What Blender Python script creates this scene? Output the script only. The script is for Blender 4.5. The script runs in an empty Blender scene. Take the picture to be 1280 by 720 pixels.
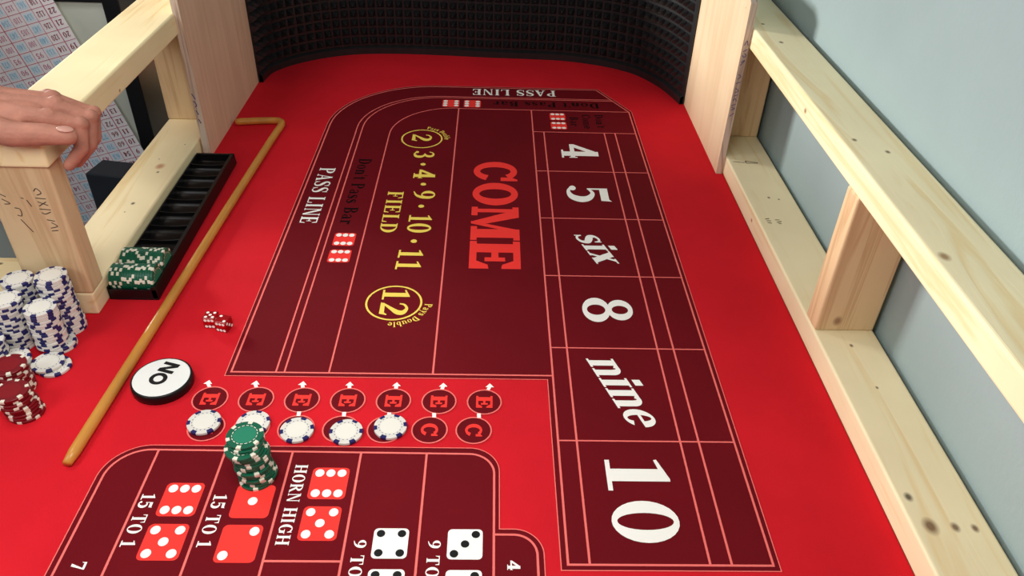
import bpy, bmesh, math, random
from mathutils import Vector, Matrix
from mathutils.geometry import tessellate_polygon, delaunay_2d_cdt

random.seed(7)
scene = bpy.context.scene
COL = scene.collection
PI = math.pi

# ------------------------------------------------------------------ camera
cam_d = bpy.data.cameras.new('camera')
cam = bpy.data.objects.new('camera', cam_d)
COL.objects.link(cam)
cam_d.sensor_width = 36.0
cam_d.lens = 981.64 / 1280 * 36.0
cam_d.clip_start = 0.01
cam.location = (-0.0800, -0.4459, 0.6622)
cam.rotation_euler = (math.radians(53.3684), math.radians(-1.7138), math.radians(-0.8011))
scene.camera = cam

# ------------------------------------------------------------------ world and light
world = bpy.data.worlds.new('world')
scene.world = world
world.use_nodes = True
bg = world.node_tree.nodes['Background']
bg.inputs['Color'].default_value = (0.90, 0.95, 1.0, 1)
bg.inputs['Strength'].default_value = 0.14


def area(name, loc, target, sx, sy, power, color):
    l = bpy.data.lights.new(name, 'AREA')
    l.shape = 'RECTANGLE'
    l.size = sx
    l.size_y = sy
    l.energy = power
    l.color = color
    o = bpy.data.objects.new(name, l)
    COL.objects.link(o)
    o.location = loc
    d = Vector(target) - Vector(loc)
    o.rotation_euler = d.to_track_quat('-Z', 'Y').to_euler()
    return o


area('window_light', (-2.55, 2.05, 0.76), (0.1, 0.75, 0.1), 0.62, 0.50, 112, (1.0, 0.96, 0.90))
area('felt_fill_light', (-0.26, -0.14, 0.70), (-0.26, -0.06, 0.0), 0.34, 0.34, 4.0, (1.0, 0.96, 0.90))  # added fill at about camera height, no fixture there; brightens the near felt
area('pendant_light', (-0.92, 0.50, 1.10), (-0.72, 0.52, 0.2), 0.36, 0.36, 3.6, (1.0, 0.96, 0.90))
area('chart_fill_light', (-1.10, -0.35, 0.85), (-1.0, 1.05, 0.0), 0.40, 0.40, 4.2, (0.96, 0.98, 1.0))  # added fill from the camera side, lifts the number chart behind the rail

vs = scene.view_settings
vs.view_transform = 'Standard'
vs.look = 'None'
vs.gamma = 1.0
vs.exposure = 0.06
vs.use_curve_mapping = False


# ------------------------------------------------------------------ materials
def lin(c):
    r = []
    for v in c:
        v = v / 255.0
        r.append(v / 12.92 if v <= 0.04045 else ((v + 0.055) / 1.055) ** 2.4)
    return (r[0], r[1], r[2], 1.0)


def base_mat(name, rgb, rough=0.6, spec=0.3):
    m = bpy.data.materials.new(name)
    m.use_nodes = True
    b = m.node_tree.nodes['Principled BSDF']
    b.inputs['Base Color'].default_value = lin(rgb)
    b.inputs['Roughness'].default_value = rough
    b.inputs['Specular IOR Level'].default_value = spec
    return m, m.node_tree, b


def mottled(name, rgb, rough=0.6, spec=0.3, scale=30, amount=0.12, bump=0.0, bscale=200, stretch=None):
    """plain colour with a procedural mottle and fine relief"""
    m, nt, b = base_mat(name, rgb, rough, spec)
    tc = nt.nodes.new('ShaderNodeTexCoord')
    src = tc.outputs['Object']
    if stretch:
        mp = nt.nodes.new('ShaderNodeMapping')
        mp.inputs['Scale'].default_value = stretch
        nt.links.new(src, mp.inputs['Vector'])
        src = mp.outputs['Vector']
    n = nt.nodes.new('ShaderNodeTexNoise')
    n.inputs['Scale'].default_value = scale
    n.inputs['Detail'].default_value = 5
    nt.links.new(src, n.inputs['Vector'])
    r = nt.nodes.new('ShaderNodeValToRGB')
    c = lin(rgb)
    r.color_ramp.elements[0].position = 0.3
    r.color_ramp.elements[1].position = 0.7
    r.color_ramp.elements[0].color = tuple(v * (1 - amount) for v in c[:3]) + (1,)
    r.color_ramp.elements[1].color = tuple(min(1, v * (1 + amount)) for v in c[:3]) + (1,)
    nt.links.new(n.outputs['Fac'], r.inputs['Fac'])
    nt.links.new(r.outputs['Color'], b.inputs['Base Color'])
    if bump:
        n2 = nt.nodes.new('ShaderNodeTexNoise')
        n2.inputs['Scale'].default_value = bscale
        n2.inputs['Detail'].default_value = 3
        nt.links.new(src, n2.inputs['Vector'])
        bp = nt.nodes.new('ShaderNodeBump')
        bp.inputs['Strength'].default_value = bump
        bp.inputs['Distance'].default_value = 0.002
        nt.links.new(n2.outputs['Fac'], bp.inputs['Height'])
        nt.links.new(bp.outputs['Normal'], b.inputs['Normal'])
    return m


def wood(name, axis, light, dark, knots=(), grain=1.0, seed=0.0, rough=0.55):
    """sawn pine; axis is the grain direction, knots = (point, radius) in table coordinates"""
    m, nt, b = base_mat(name, light, rough, 0.25)
    N, L = nt.nodes, nt.links
    tc = N.new('ShaderNodeTexCoord')
    mp = N.new('ShaderNodeMapping')
    s = [26.0, 26.0, 26.0]
    s['xyz'.index(axis)] = 1.6
    mp.inputs['Scale'].default_value = s
    mp.inputs['Location'].default_value = (seed, seed * 1.7, seed * 0.6)
    L.new(tc.outputs['Object'], mp.inputs['Vector'])
    n1 = N.new('ShaderNodeTexNoise')
    n1.inputs['Scale'].default_value = 1.3
    n1.inputs['Detail'].default_value = 4
    n1.inputs['Distortion'].default_value = 0.9
    L.new(mp.outputs['Vector'], n1.inputs['Vector'])
    mul = N.new('ShaderNodeMath'); mul.operation = 'MULTIPLY'
    mul.inputs[1].default_value = 7.0 * grain
    L.new(n1.outputs['Fac'], mul.inputs[0])
    fr = N.new('ShaderNodeMath'); fr.operation = 'PINGPONG'
    fr.inputs[1].default_value = 1.0
    L.new(mul.outputs[0], fr.inputs[0])
    rmp = N.new('ShaderNodeValToRGB')
    rmp.color_ramp.elements[0].position = 0.0
    rmp.color_ramp.elements[0].color = lin(dark)
    rmp.color_ramp.elements[1].position = 0.55
    rmp.color_ramp.elements[1].color = lin(light)
    L.new(fr.outputs[0], rmp.inputs['Fac'])
    col = rmp.outputs['Color']
    n2 = N.new('ShaderNodeTexNoise')
    n2.inputs['Scale'].default_value = 6.0
    n2.inputs['Detail'].default_value = 3
    L.new(tc.outputs['Object'], n2.inputs['Vector'])
    mx = N.new('ShaderNodeMix'); mx.data_type = 'RGBA'; mx.blend_type = 'MULTIPLY'
    mx.inputs['Factor'].default_value = 0.35
    r2 = N.new('ShaderNodeValToRGB')
    r2.color_ramp.elements[0].position = 0.35
    r2.color_ramp.elements[0].color = (0.78, 0.72, 0.66, 1)
    r2.color_ramp.elements[1].position = 0.65
    r2.color_ramp.elements[1].color = (1, 1, 1, 1)
    L.new(n2.outputs['Fac'], r2.inputs['Fac'])
    L.new(col, mx.inputs['A']); L.new(r2.outputs['Color'], mx.inputs['B'])
    col = mx.outputs['Result']
    for (pt, rad, kc) in knots:
        sub = N.new('ShaderNodeVectorMath'); sub.operation = 'SUBTRACT'
        sub.inputs[1].default_value = pt
        L.new(tc.outputs['Object'], sub.inputs[0])
        sc = N.new('ShaderNodeVectorMath'); sc.operation = 'MULTIPLY'
        k = [1.0, 1.0, 1.0]
        k['xyz'.index(axis)] = 0.75
        sc.inputs[1].default_value = k
        L.new(sub.outputs['Vector'], sc.inputs[0])
        ln = N.new('ShaderNodeVectorMath'); ln.operation = 'LENGTH'
        L.new(sc.outputs['Vector'], ln.inputs[0])
        mr = N.new('ShaderNodeMapRange')
        mr.inputs['From Min'].default_value = rad * 0.25
        mr.inputs['From Max'].default_value = rad * 0.75
        mr.inputs['To Min'].default_value = 0.85
        mr.inputs['To Max'].default_value = 0.0
        L.new(ln.outputs['Value'], mr.inputs['Value'])
        mk = N.new('ShaderNodeMix'); mk.data_type = 'RGBA'
        mk.inputs['B'].default_value = lin(kc)
        L.new(mr.outputs['Result'], mk.inputs['Factor'])
        L.new(col, mk.inputs['A'])
        col = mk.outputs['Result']
    L.new(col, b.inputs['Base Color'])
    bp = N.new('ShaderNodeBump')
    bp.inputs['Strength'].default_value = 0.12
    bp.inputs['Distance'].default_value = 0.001
    L.new(fr.outputs[0], bp.inputs['Height'])
    L.new(bp.outputs['Normal'], b.inputs['Normal'])
    return m


M = {}
M['felt'] = mottled('red_felt', (214, 28, 41), 0.85, 0.12, 9, 0.07, 0.25, 900)
M['maroon'] = mottled('maroon_print', (108, 9, 21), 0.8, 0.12, 9, 0.07, 0.2, 900)
M['pink'] = base_mat('pink_print', (250, 118, 112), 0.8, 0.1)[0]
M['white_print'] = base_mat('white_print', (255, 252, 246), 0.8, 0.1)[0]
M['red_print'] = base_mat('bright_red_print', (255, 62, 56), 0.8, 0.1)[0]
M['yellow_print'] = base_mat('yellow_print', (255, 224, 100), 0.8, 0.1)[0]
M['black_print'] = base_mat('black_print', (16, 2, 5), 0.8, 0.1)[0]
M['rubber'] = mottled('black_rubber', (27, 28, 30), 0.36, 0.55, 60, 0.2, 0.15, 300)
M['plastic'] = mottled('black_plastic', (12, 12, 14), 0.35, 0.4, 60, 0.2)
M['wall'] = mottled('blue_grey_paint', (152, 170, 172), 0.75, 0.2, 7, 0.03, 0.25, 140)
M['stick'] = mottled('varnished_wood', (208, 142, 62), 0.32, 0.45, 14, 0.14, 0.0, 100, (5, 1, 5))
M['chip_white'] = mottled('white_clay', (226, 222, 214), 0.42, 0.4, 80, 0.03)
M['chip_label_white'] = base_mat('white_chip_face', (238, 234, 224), 0.35, 0.4)[0]
M['chip_blue'] = base_mat('navy_clay', (32, 32, 96), 0.42, 0.4)[0]
M['chip_green'] = mottled('green_clay', (6, 92, 66), 0.4, 0.4, 80, 0.05)
M['chip_label_green'] = base_mat('green_chip_face', (36, 128, 98), 0.38, 0.4)[0]
M['chip_red'] = mottled('dark_red_clay', (120, 8, 22), 0.4, 0.4, 80, 0.05)
M['chip_label_red'] = base_mat('red_chip_face', (134, 14, 26), 0.38, 0.4)[0]
M['chip_spot'] = base_mat('ivory_clay', (232, 226, 208), 0.42, 0.4)[0]
M['puck_black'] = base_mat('puck_black', (10, 10, 12), 0.35, 0.4)[0]
M['puck_white'] = base_mat('puck_white', (244, 244, 240), 0.3, 0.4)[0]
M['ink'] = base_mat('black_ink', (16, 16, 18), 0.5, 0.3)[0]
M['pencil'] = base_mat('pencil_marks', (74, 62, 56), 0.7, 0.1)[0]
M['purple_ink'] = base_mat('purple_ink', (104, 92, 128), 0.7, 0.1)[0]
M['paper'] = base_mat('chart_paper', (250, 249, 255), 0.7, 0.2)[0]
M['paper_blue'] = base_mat('chart_blue', (226, 241, 255), 0.7, 0.2)[0]
M['grid'] = base_mat('chart_grid_red', (186, 62, 104), 0.7, 0.2)[0]
M['chart_dark'] = base_mat('chart_dark_red', (140, 20, 44), 0.7, 0.2)[0]
M['chart_cyan'] = base_mat('chart_cyan', (140, 205, 232), 0.7, 0.2)[0]
M['chart_pink'] = base_mat('chart_rose', (196, 120, 150), 0.7, 0.2)[0]
M['board'] = mottled('pale_board', (206, 214, 204), 0.25, 0.5, 3, 0.05)
M['frame'] = mottled('black_frame', (14, 15, 19), 0.4, 0.4, 40, 0.2)
M['tower'] = mottled('charcoal_shell', (30, 36, 44), 0.5, 0.4, 40, 0.1)
M['carpet'] = mottled('grey_carpet', (120, 116, 112), 0.95, 0.1, 60, 0.2, 0.4, 400)
M['skin'] = mottled('skin', (184, 124, 104), 0.58, 0.35, 55, 0.14, 0.3, 320)
M['nail'] = base_mat('nail', (206, 152, 136), 0.35, 0.45)[0]
M['denim'] = mottled('denim', (98, 118, 152), 0.85, 0.15, 120, 0.2, 0.3, 800)
M['shirt'] = mottled('grey_shirt', (88, 92, 100), 0.85, 0.15, 60, 0.1, 0.2, 500)
M['hair'] = mottled('brown_hair', (60, 42, 32), 0.6, 0.3, 80, 0.2)
M['plywood_edge'] = wood('plywood_edge', 'z', (214, 196, 180), (176, 150, 132), (), 2.0, 3.1)

PINE_L, PINE_D = (254, 241, 200), (247, 224, 172)
KN = (104, 66, 40)
M['pine_lr'] = wood('pine_lower_right', 'y', PINE_L, PINE_D,
                    [((0.345, 0.057, 0.034), 0.007, (50, 36, 26)), ((0.352, 0.022, 0.034), 0.012, KN), ((0.376, 0.021, 0.034), 0.007, KN),
                     ((0.395, 0.02, 0.034), 0.006, KN), ((0.375, 0.215, 0.034), 0.003, KN), ((0.372, 0.29, 0.034), 0.004, KN),
                     ((0.37, 0.655, 0.034), 0.004, KN), ((0.333, 0.61, 0.018), 0.005, (170, 92, 60)), ((0.385, 0.65, 0.034), 0.003, KN)], 0.8, 0.3)
M['pine_ur'] = wood('pine_upper_right', 'y', PINE_L, PINE_D,
                    [((0.333, 0.52, 0.243), 0.006, (150, 96, 56)), ((0.35, 0.40, 0.26), 0.005, KN), ((0.378, 0.37, 0.26), 0.005, KN),
                     ((0.36, 0.735, 0.26), 0.006, KN), ((0.345, 0.155, 0.26), 0.009, (150, 110, 66)), ((0.355, 0.82, 0.26), 0.005, KN)], 1.0, 2.2)
M['pine_ll'] = wood('pine_lower_left', 'y', (252, 234, 190), (240, 212, 156),
                    [((-0.625, 0.72, 0.034), 0.012, (196, 136, 96)), ((-0.622, 0.70, 0.034), 0.004, KN), ((-0.625, 0.60, 0.034), 0.005, (40, 26, 20)),
                     ((-0.628, 0.575, 0.034), 0.002, KN), ((-0.635, 0.745, 0.034), 0.002, KN), ((-0.61, 0.80, 0.034), 0.002, KN)], 0.8, 5.2)
M['pine_ul'] = wood('pine_upper_left', 'y', (252, 232, 184), (240, 210, 150), [((-0.588, 0.58, 0.224), 0.004, KN)], 0.8, 7.7)
M['pine_post'] = wood('pine_post', 'z', (236, 204, 160), (218, 178, 134), [((0.36, 0.318, 0.05), 0.009, (150, 104, 76))], 1.3, 9.4)
M['pine_post_left'] = wood('pine_post_left', 'z', (222, 194, 152), (206, 172, 130), (), 1.0, 1.4)
M['pine_end'] = wood('pine_side_board', 'x', (240, 216, 168), (224, 190, 136), [((-0.742, 0.436, 0.034), 0.005, (70, 44, 30))], 0.8, 4.4)
M['panel'] = wood('birch_panel', 'z', (240, 216, 180), (234, 206, 168), [((0.322, 0.82, 0.285), 0.002, KN)], 0.5, 6.1)
M['panel_left'] = wood('birch_panel_left', 'z', (232, 196, 168), (222, 184, 154), (), 0.5, 8.3)
M['plywood'] = wood('plywood', 'y', (190, 160, 120), (170, 140, 100), (), 1.0, 2.9)

# transparent red resin for the dice
m, nt, b = base_mat('red_resin', (236, 22, 34), 0.06, 0.5)
b.inputs['Transmission Weight'].default_value = 0.65
b.inputs['IOR'].default_value = 1.45
M['resin'] = m


# ------------------------------------------------------------------ object helpers
def put(o, parent=None):
    COL.objects.link(o)
    if parent is not None:
        o.parent = parent
        o.matrix_parent_inverse = Matrix.Translation(-Vector(parent.location)) if parent.get('_at_base') else Matrix.Identity(4)
    return o


def mesh(name, verts, faces, mat, parent=None, smooth=False, mats=None, fmat=None):
    me = bpy.data.meshes.new(name)
    me.from_pydata([tuple(v) for v in verts], [], faces)
    if mats:
        for k in mats:
            me.materials.append(M[k])
        if fmat:
            for p, i in zip(me.polygons, fmat):
                p.material_index = i
    else:
        me.materials.append(M[mat])
    if smooth:
        for p in me.polygons:
            p.use_smooth = True
    me.update()
    return put(bpy.data.objects.new(name, me), parent)


def empty(name, loc):
    o = bpy.data.objects.new(name, None)
    o.location = loc
    o.empty_display_size = 0.05
    o['_at_base'] = 1
    COL.objects.link(o)
    return o


def tag(o, label=None, cat=None, group=None, kind=None):
    if label: o['label'] = label
    if cat: o['category'] = cat
    if group: o['group'] = group
    if kind: o['kind'] = kind
    return o


def from_bm(name, bm, mat, parent=None, smooth=False):
    me = bpy.data.meshes.new(name)
    bm.to_mesh(me)
    bm.free()
    me.materials.append(M[mat])
    if smooth:
        for p in me.polygons:
            p.use_smooth = True
    return put(bpy.data.objects.new(name, me), parent)


def box(name, lo, hi, mat, parent=None, bevel=0.002, seg=2):
    bm = bmesh.new()
    bmesh.ops.create_cube(bm, size=1.0)
    for v in bm.verts:
        v.co = Vector([lo[i] + (v.co[i] + 0.5) * (hi[i] - lo[i]) for i in range(3)])
    if bevel:
        bmesh.ops.bevel(bm, geom=list(bm.edges), offset=bevel, segments=seg, profile=0.5, affect='EDGES')
    o = from_bm(name, bm, mat, parent)
    return o


def lathe(prof, n=40):
    """closed solid of revolution about z from (r, z) points, both ends on the axis"""
    vs_, fs = [], []
    rings = []
    for r, z in prof:
        if r < 1e-9:
            rings.append([len(vs_)])
            vs_.append((0, 0, z))
        else:
            rings.append(list(range(len(vs_), len(vs_) + n)))
            for i in range(n):
                a = 2 * PI * i / n
                vs_.append((r * math.cos(a), r * math.sin(a), z))
    for A, B in zip(rings, rings[1:]):
        for i in range(n):
            j = (i + 1) % n
            if len(A) == 1:
                fs.append((A[0], B[j], B[i]))
            elif len(B) == 1:
                fs.append((A[i], A[j], B[0]))
            else:
                fs.append((A[i], A[j], B[j], B[i]))
    return vs_, fs


def tube_mesh(path, radii, n=14):
    path = [Vector(p) for p in path]
    if not isinstance(radii, (list, tuple)):
        radii = [radii] * len(path)
    vs_, fs = [], []
    up = Vector((0, 0, 1))
    for i, p in enumerate(path):
        t = (path[min(i + 1, len(path) - 1)] - path[max(i - 1, 0)]).normalized()
        a = up.cross(t)
        if a.length < 1e-5:
            a = Vector((1, 0, 0))
        a.normalize()
        b_ = t.cross(a)
        for k in range(n):
            th = 2 * PI * k / n
            vs_.append(p + radii[i] * (math.cos(th) * a + math.sin(th) * b_))
    for i in range(len(path) - 1):
        for k in range(n):
            k2 = (k + 1) % n
            fs.append((i * n + k, i * n + k2, (i + 1) * n + k2, (i + 1) * n + k))
    fs.append(tuple(range(n))[::-1])
    fs.append(tuple((len(path) - 1) * n + k for k in range(n)))
    return vs_, fs


def smooth_path(pts, k=8):
    pts = [Vector(p) for p in pts]
    out = []
    for i in range(len(pts) - 1):
        p0, p1, p2, p3 = pts[max(i - 1, 0)], pts[i], pts[i + 1], pts[min(i + 2, len(pts) - 1)]
        for j in range(k):
            t = j / k
            out.append(0.5 * ((2 * p1) + (p2 - p0) * t + (2 * p0 - 5 * p1 + 4 * p2 - p3) * t * t + (3 * p1 - p0 - 3 * p2 + p3) * t ** 3))
    out.append(pts[-1])
    return out


# ------------------------------------------------------------------ lettering: polygons in a cap-height-1 frame
def g_rect(x0, y0, x1, y1):
    return [[(x0, y0), (x1, y0), (x1, y1), (x0, y1)]]


def g_poly(*p):
    return [list(p)]


def g_ring(cx, cy, rx, ry, tx, ty, a0=0, a1=360, n=28):
    out = []
    for i in range(n):
        a = math.radians(a0 + (a1 - a0) * i / n)
        b_ = math.radians(a0 + (a1 - a0) * (i + 1) / n)
        f = lambda t, s: (cx + (rx - s * tx) * math.cos(t), cy + (ry - s * ty) * math.sin(t))
        out.append([f(a, 0), f(b_, 0), f(b_, 1), f(a, 1)])
    return out


def g_disc(cx, cy, rx, ry, n=16):
    return [[(cx + rx * math.cos(2 * PI * i / n), cy + ry * math.sin(2 * PI * i / n)) for i in range(n)]]


def g_stroke(pts, w, smooth=True, k=6):
    P = [Vector((x, y, 0)) for x, y in pts]
    if not isinstance(w, (list, tuple)):
        w = [w] * len(P)
    W = [Vector((v, 0, 0)) for v in w]
    if smooth and len(P) > 2:
        P = smooth_path(P, k)
        W = smooth_path(W, k)
    L_, R_ = [], []
    n = len(P)
    for i in range(n):
        t = (P[min(i + 1, n - 1)] - P[max(i - 1, 0)]).normalized()
        q = Vector((-t.y, t.x, 0)) * W[i].x * 0.5
        if 0 < i < n - 1 and not smooth:
            t1 = (P[i] - P[i - 1]).normalized()
            c = max(0.35, t1.dot(t))
            q = q / c
        L_.append(P[i] + q)
        R_.append(P[i] - q)
    return [[(L_[i].x, L_[i].y), (L_[i + 1].x, L_[i + 1].y), (R_[i + 1].x, R_[i + 1].y), (R_[i].x, R_[i].y)] for i in range(n - 1)]


ST, TH, SE = 0.19, 0.07, 0.055


def stem(x, y0=0.0, y1=1.0, w=ST, sl=0.07, sr=0.07, top=True, bot=True):
    o = g_rect(x, y0, x + w, y1)
    if bot: o += g_rect(x - sl, y0, x + w + sr, y0 + SE)
    if top: o += g_rect(x - sl, y1 - SE, x + w + sr, y1)
    return o


G = {}
G[' '] = (0.34, [])
G['I'] = (0.42, stem(0.11))
G['L'] = (0.70, stem(0.10) + g_rect(0.1, 0, 0.66, SE) + g_poly((0.56, 0), (0.66, 0), (0.68, 0.3), (0.63, 0.3)))
_E = stem(0.10, sr=0) + g_rect(0.1, 0, 0.66, SE + .01) + g_rect(0.1, 1 - SE - .01, 0.64, 1) + g_rect(0.1, 0.47, 0.5, 0.54) + \
    g_poly((0.54, 0), (0.66, 0), (0.68, 0.3), (0.63, 0.3)) + g_poly((0.52, 1), (0.64, 1), (0.66, 0.72), (0.61, 0.72)) + g_rect(0.45, 0.36, 0.5, 0.65)
G['E'] = (0.74, _E)
G['F'] = (0.68, stem(0.10) + g_rect(0.1, 1 - SE - .01, 0.62, 1) + g_rect(0.1, 0.47, 0.46, 0.54) +
          g_poly((0.50, 1), (0.62, 1), (0.64, 0.7), (0.59, 0.7)) + g_rect(0.42, 0.36, 0.47, 0.65))
G['H'] = (0.86, stem(0.09) + stem(0.58) + g_rect(0.2, 0.47, 0.65, 0.54))
G['T'] = (0.74, stem(0.275, top=False) + g_rect(0.04, 1 - SE - .01, 0.70, 1) + g_poly((0.04, 1), (0.04, 0.7), (0.08, 0.7), (0.14, 1)) +
          g_poly((0.70, 1), (0.70, 0.7), (0.66, 0.7), (0.60, 1)))
G['N'] = (0.84, stem(0.11, w=TH) + stem(0.66, w=TH, bot=False) + g_poly((0.08, 1), (0.28, 1), (0.73, 0), (0.60, 0)))
G['M'] = (1.02, stem(0.09, w=0.12, sr=0.05) + stem(0.74, w=0.2, sl=0.05) + g_poly((0.09, 1), (0.29, 1), (0.55, 0.1), (0.47, 0.0)) +
          g_poly((0.74, 1), (0.86, 1), (0.53, 0.0), (0.47, 0.0)))
G['A'] = (0.80, g_poly((0.34, 1), (0.46, 1), (0.76, 0), (0.54, 0)) + g_poly((0.36, 1), (0.42, 0.92), (0.16, 0), (0.09, 0)) + g_rect(0.2, 0.3, 0.6, 0.37) +
          g_rect(0.01, 0, 0.26, SE) + g_rect(0.48, 0, 0.80, SE))
G['P'] = (0.72, stem(0.10) + g_ring(0.32, 0.735, 0.36, 0.265, 0.19, 0.06, -90, 90) + g_rect(0.1, 0.94, 0.33, 1.0) + g_rect(0.1, 0.47, 0.33, 0.53))
G['R'] = (0.80, stem(0.10) + g_ring(0.32, 0.745, 0.36, 0.255, 0.19, 0.06, -90, 90) + g_rect(0.1, 0.94, 0.33, 1.0) + g_rect(0.1, 0.49, 0.33, 0.55) +
          g_poly((0.30, 0.52), (0.46, 0.54), (0.80, 0), (0.58, 0)) + g_rect(0.6, 0, 0.82, SE))
G['B'] = (0.76, stem(0.10) + g_ring(0.32, 0.755, 0.33, 0.245, 0.18, 0.06, -90, 90) + g_ring(0.32, 0.265, 0.39, 0.265, 0.2, 0.06, -90, 90) +
          g_rect(0.1, 0.94, 0.33, 1.0) + g_rect(0.1, 0.49, 0.33, 0.55) + g_rect(0.1, 0, 0.33, 0.06))
G['D'] = (0.80, stem(0.10) + g_ring(0.30, 0.5, 0.46, 0.5, 0.2, 0.06, -90, 90) + g_rect(0.1, 0.94, 0.31, 1.0) + g_rect(0.1, 0, 0.31, 0.06))
G['O'] = (0.82, g_ring(0.41, 0.5, 0.37, 0.51, 0.2, 0.06))
G['C'] = (0.76, g_ring(0.42, 0.5, 0.38, 0.51, 0.2, 0.07, 50, 310) + g_poly((0.66, 0.64), (0.72, 0.64), (0.72, 1.0), (0.68, 1.0), (0.60, 0.88)) +
          g_poly((0.67, 0.13), (0.72, 0.3), (0.67, 0.33), (0.60, 0.16)))
G['G'] = (0.84, g_ring(0.42, 0.5, 0.38, 0.51, 0.2, 0.07, 50, 330) + g_poly((0.66, 0.66), (0.71, 0.66), (0.71, 1.0), (0.67, 1.0), (0.60, 0.88)) +
          g_rect(0.56, 0.05, 0.74, 0.42) + g_rect(0.46, 0.40, 0.82, 0.46))
G['S'] = (0.66, g_stroke([(0.55, 0.70), (0.50, 0.88), (0.33, 0.965), (0.15, 0.88), (0.14, 0.70), (0.32, 0.54), (0.50, 0.38), (0.52, 0.16), (0.33, 0.035), (0.14, 0.11), (0.08, 0.30)],
                         [0.03, 0.05, 0.07, 0.12, 0.17, 0.21, 0.18, 0.13, 0.07, 0.05, 0.03]) + g_rect(0.53, 0.68, 0.58, 0.98) + g_rect(0.05, 0.02, 0.10, 0.32))
# lower case, x-height 0.66
G['o'] = (0.62, g_ring(0.31, 0.33, 0.28, 0.34, 0.16, 0.05))
G['e'] = (0.58, g_ring(0.30, 0.33, 0.28, 0.34, 0.18, 0.075, 0, 322) + g_rect(0.13, 0.33, 0.57, 0.40))
G['n'] = (0.68, stem(0.08, 0, 0.66, 0.19, 0.06, 0.05) + stem(0.42, 0, 0.46, 0.19, 0.05, 0.06, top=False) + g_ring(0.38, 0.42, 0.23, 0.245, 0.19, 0.10, 0, 135))
G['i'] = (0.36, stem(0.09, 0, 0.66, 0.19, 0.06, 0.06) + g_poly((0.08, 0.76), (0.28, 0.76), (0.28, 0.95), (0.08, 0.95)))
G['l'] = (0.36, stem(0.10, 0, 1.0, 0.16, 0.06, 0.06))
G['b'] = (0.64, stem(0.08, 0, 1.0, 0.16, 0.06, 0.0, bot=False) + g_ring(0.33, 0.33, 0.27, 0.34, 0.16, 0.05))
G['p'] = (0.64, stem(0.08, -0.3, 0.66, 0.16, 0.06, 0.0) + g_ring(0.33, 0.33, 0.27, 0.34, 0.16, 0.05))
G['a'] = (0.60, g_stroke([(0.10, 0.50), (0.18, 0.62), (0.34, 0.64), (0.42, 0.5)], [0.1, 0.07, 0.08, 0.15]) + g_rect(0.345, 0.05, 0.50, 0.52) +
          g_ring(0.25, 0.19, 0.21, 0.2, 0.13, 0.05) + g_rect(0.42, 0, 0.58, SE))
G['r'] = (0.52, stem(0.09, 0, 0.66, 0.16, 0.06, 0.07) + g_stroke([(0.22, 0.42), (0.30, 0.58), (0.40, 0.6)], [0.05, 0.08, 0.1]) + g_disc(0.42, 0.56, 0.08, 0.09))
G['s'] = (0.50, g_stroke([(0.40, 0.48), (0.35, 0.61), (0.22, 0.64), (0.11, 0.56), (0.13, 0.44), (0.25, 0.35), (0.39, 0.24), (0.38, 0.09), (0.24, 0.02), (0.11, 0.07), (0.06, 0.2)],
                         [0.04, 0.06, 0.08, 0.12, 0.17, 0.20, 0.17, 0.12, 0.08, 0.06, 0.04]) + g_rect(0.38, 0.46, 0.42, 0.66) + g_rect(0.04, 0.0, 0.08, 0.2))
G['t'] = (0.42, g_rect(0.11, 0.1, 0.27, 0.86) + g_rect(0.01, 0.60, 0.40, 0.66) + g_ring(0.31, 0.14, 0.20, 0.15, 0.16, 0.07, 180, 300))
G['u'] = (0.68, stem(0.08, 0.14, 0.66, 0.16, 0.05, 0.0, bot=False) + stem(0.43, 0, 0.66, 0.16, 0.05, 0.06) + g_ring(0.30, 0.21, 0.22, 0.22, 0.15, 0.07, 180, 310))
G['m'] = (1.0, stem(0.08, 0, 0.66, 0.15, 0.05, 0.05) + stem(0.41, 0, 0.5, 0.15, 0.05, 0.05, top=False) + stem(0.74, 0, 0.5, 0.15, 0.05, 0.05, top=False) +
          g_ring(0.36, 0.45, 0.20, 0.215, 0.14, 0.07, 0, 130) + g_ring(0.69, 0.45, 0.20, 0.215, 0.14, 0.07, 0, 130))
G['x'] = (0.62, g_poly((0.04, 0.66), (0.27, 0.66), (0.59, 0), (0.36, 0)) + g_poly((0.44, 0.66), (0.54, 0.66), (0.17, 0), (0.07, 0)) +
          g_rect(0.0, 0.61, 0.29, 0.66) + g_rect(0.38, 0.61, 0.6, 0.66) + g_rect(0.02, 0, 0.22, 0.05) + g_rect(0.33, 0, 0.62, 0.05))
G['y'] = (0.60, g_poly((0.05, 0.66), (0.23, 0.66), (0.38, 0.1), (0.28, 0.0)) + g_poly((0.46, 0.66), (0.53, 0.66), (0.27, -0.28), (0.18, -0.28)) +
          g_rect(0.0, 0.61, 0.29, 0.66) + g_rect(0.38, 0.61, 0.6, 0.66) + g_disc(0.16, -0.22, 0.09, 0.08))
G["'"] = (0.16, g_poly((0.03, 1.0), (0.13, 1.0), (0.10, 0.74), (0.06, 0.74)))
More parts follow.
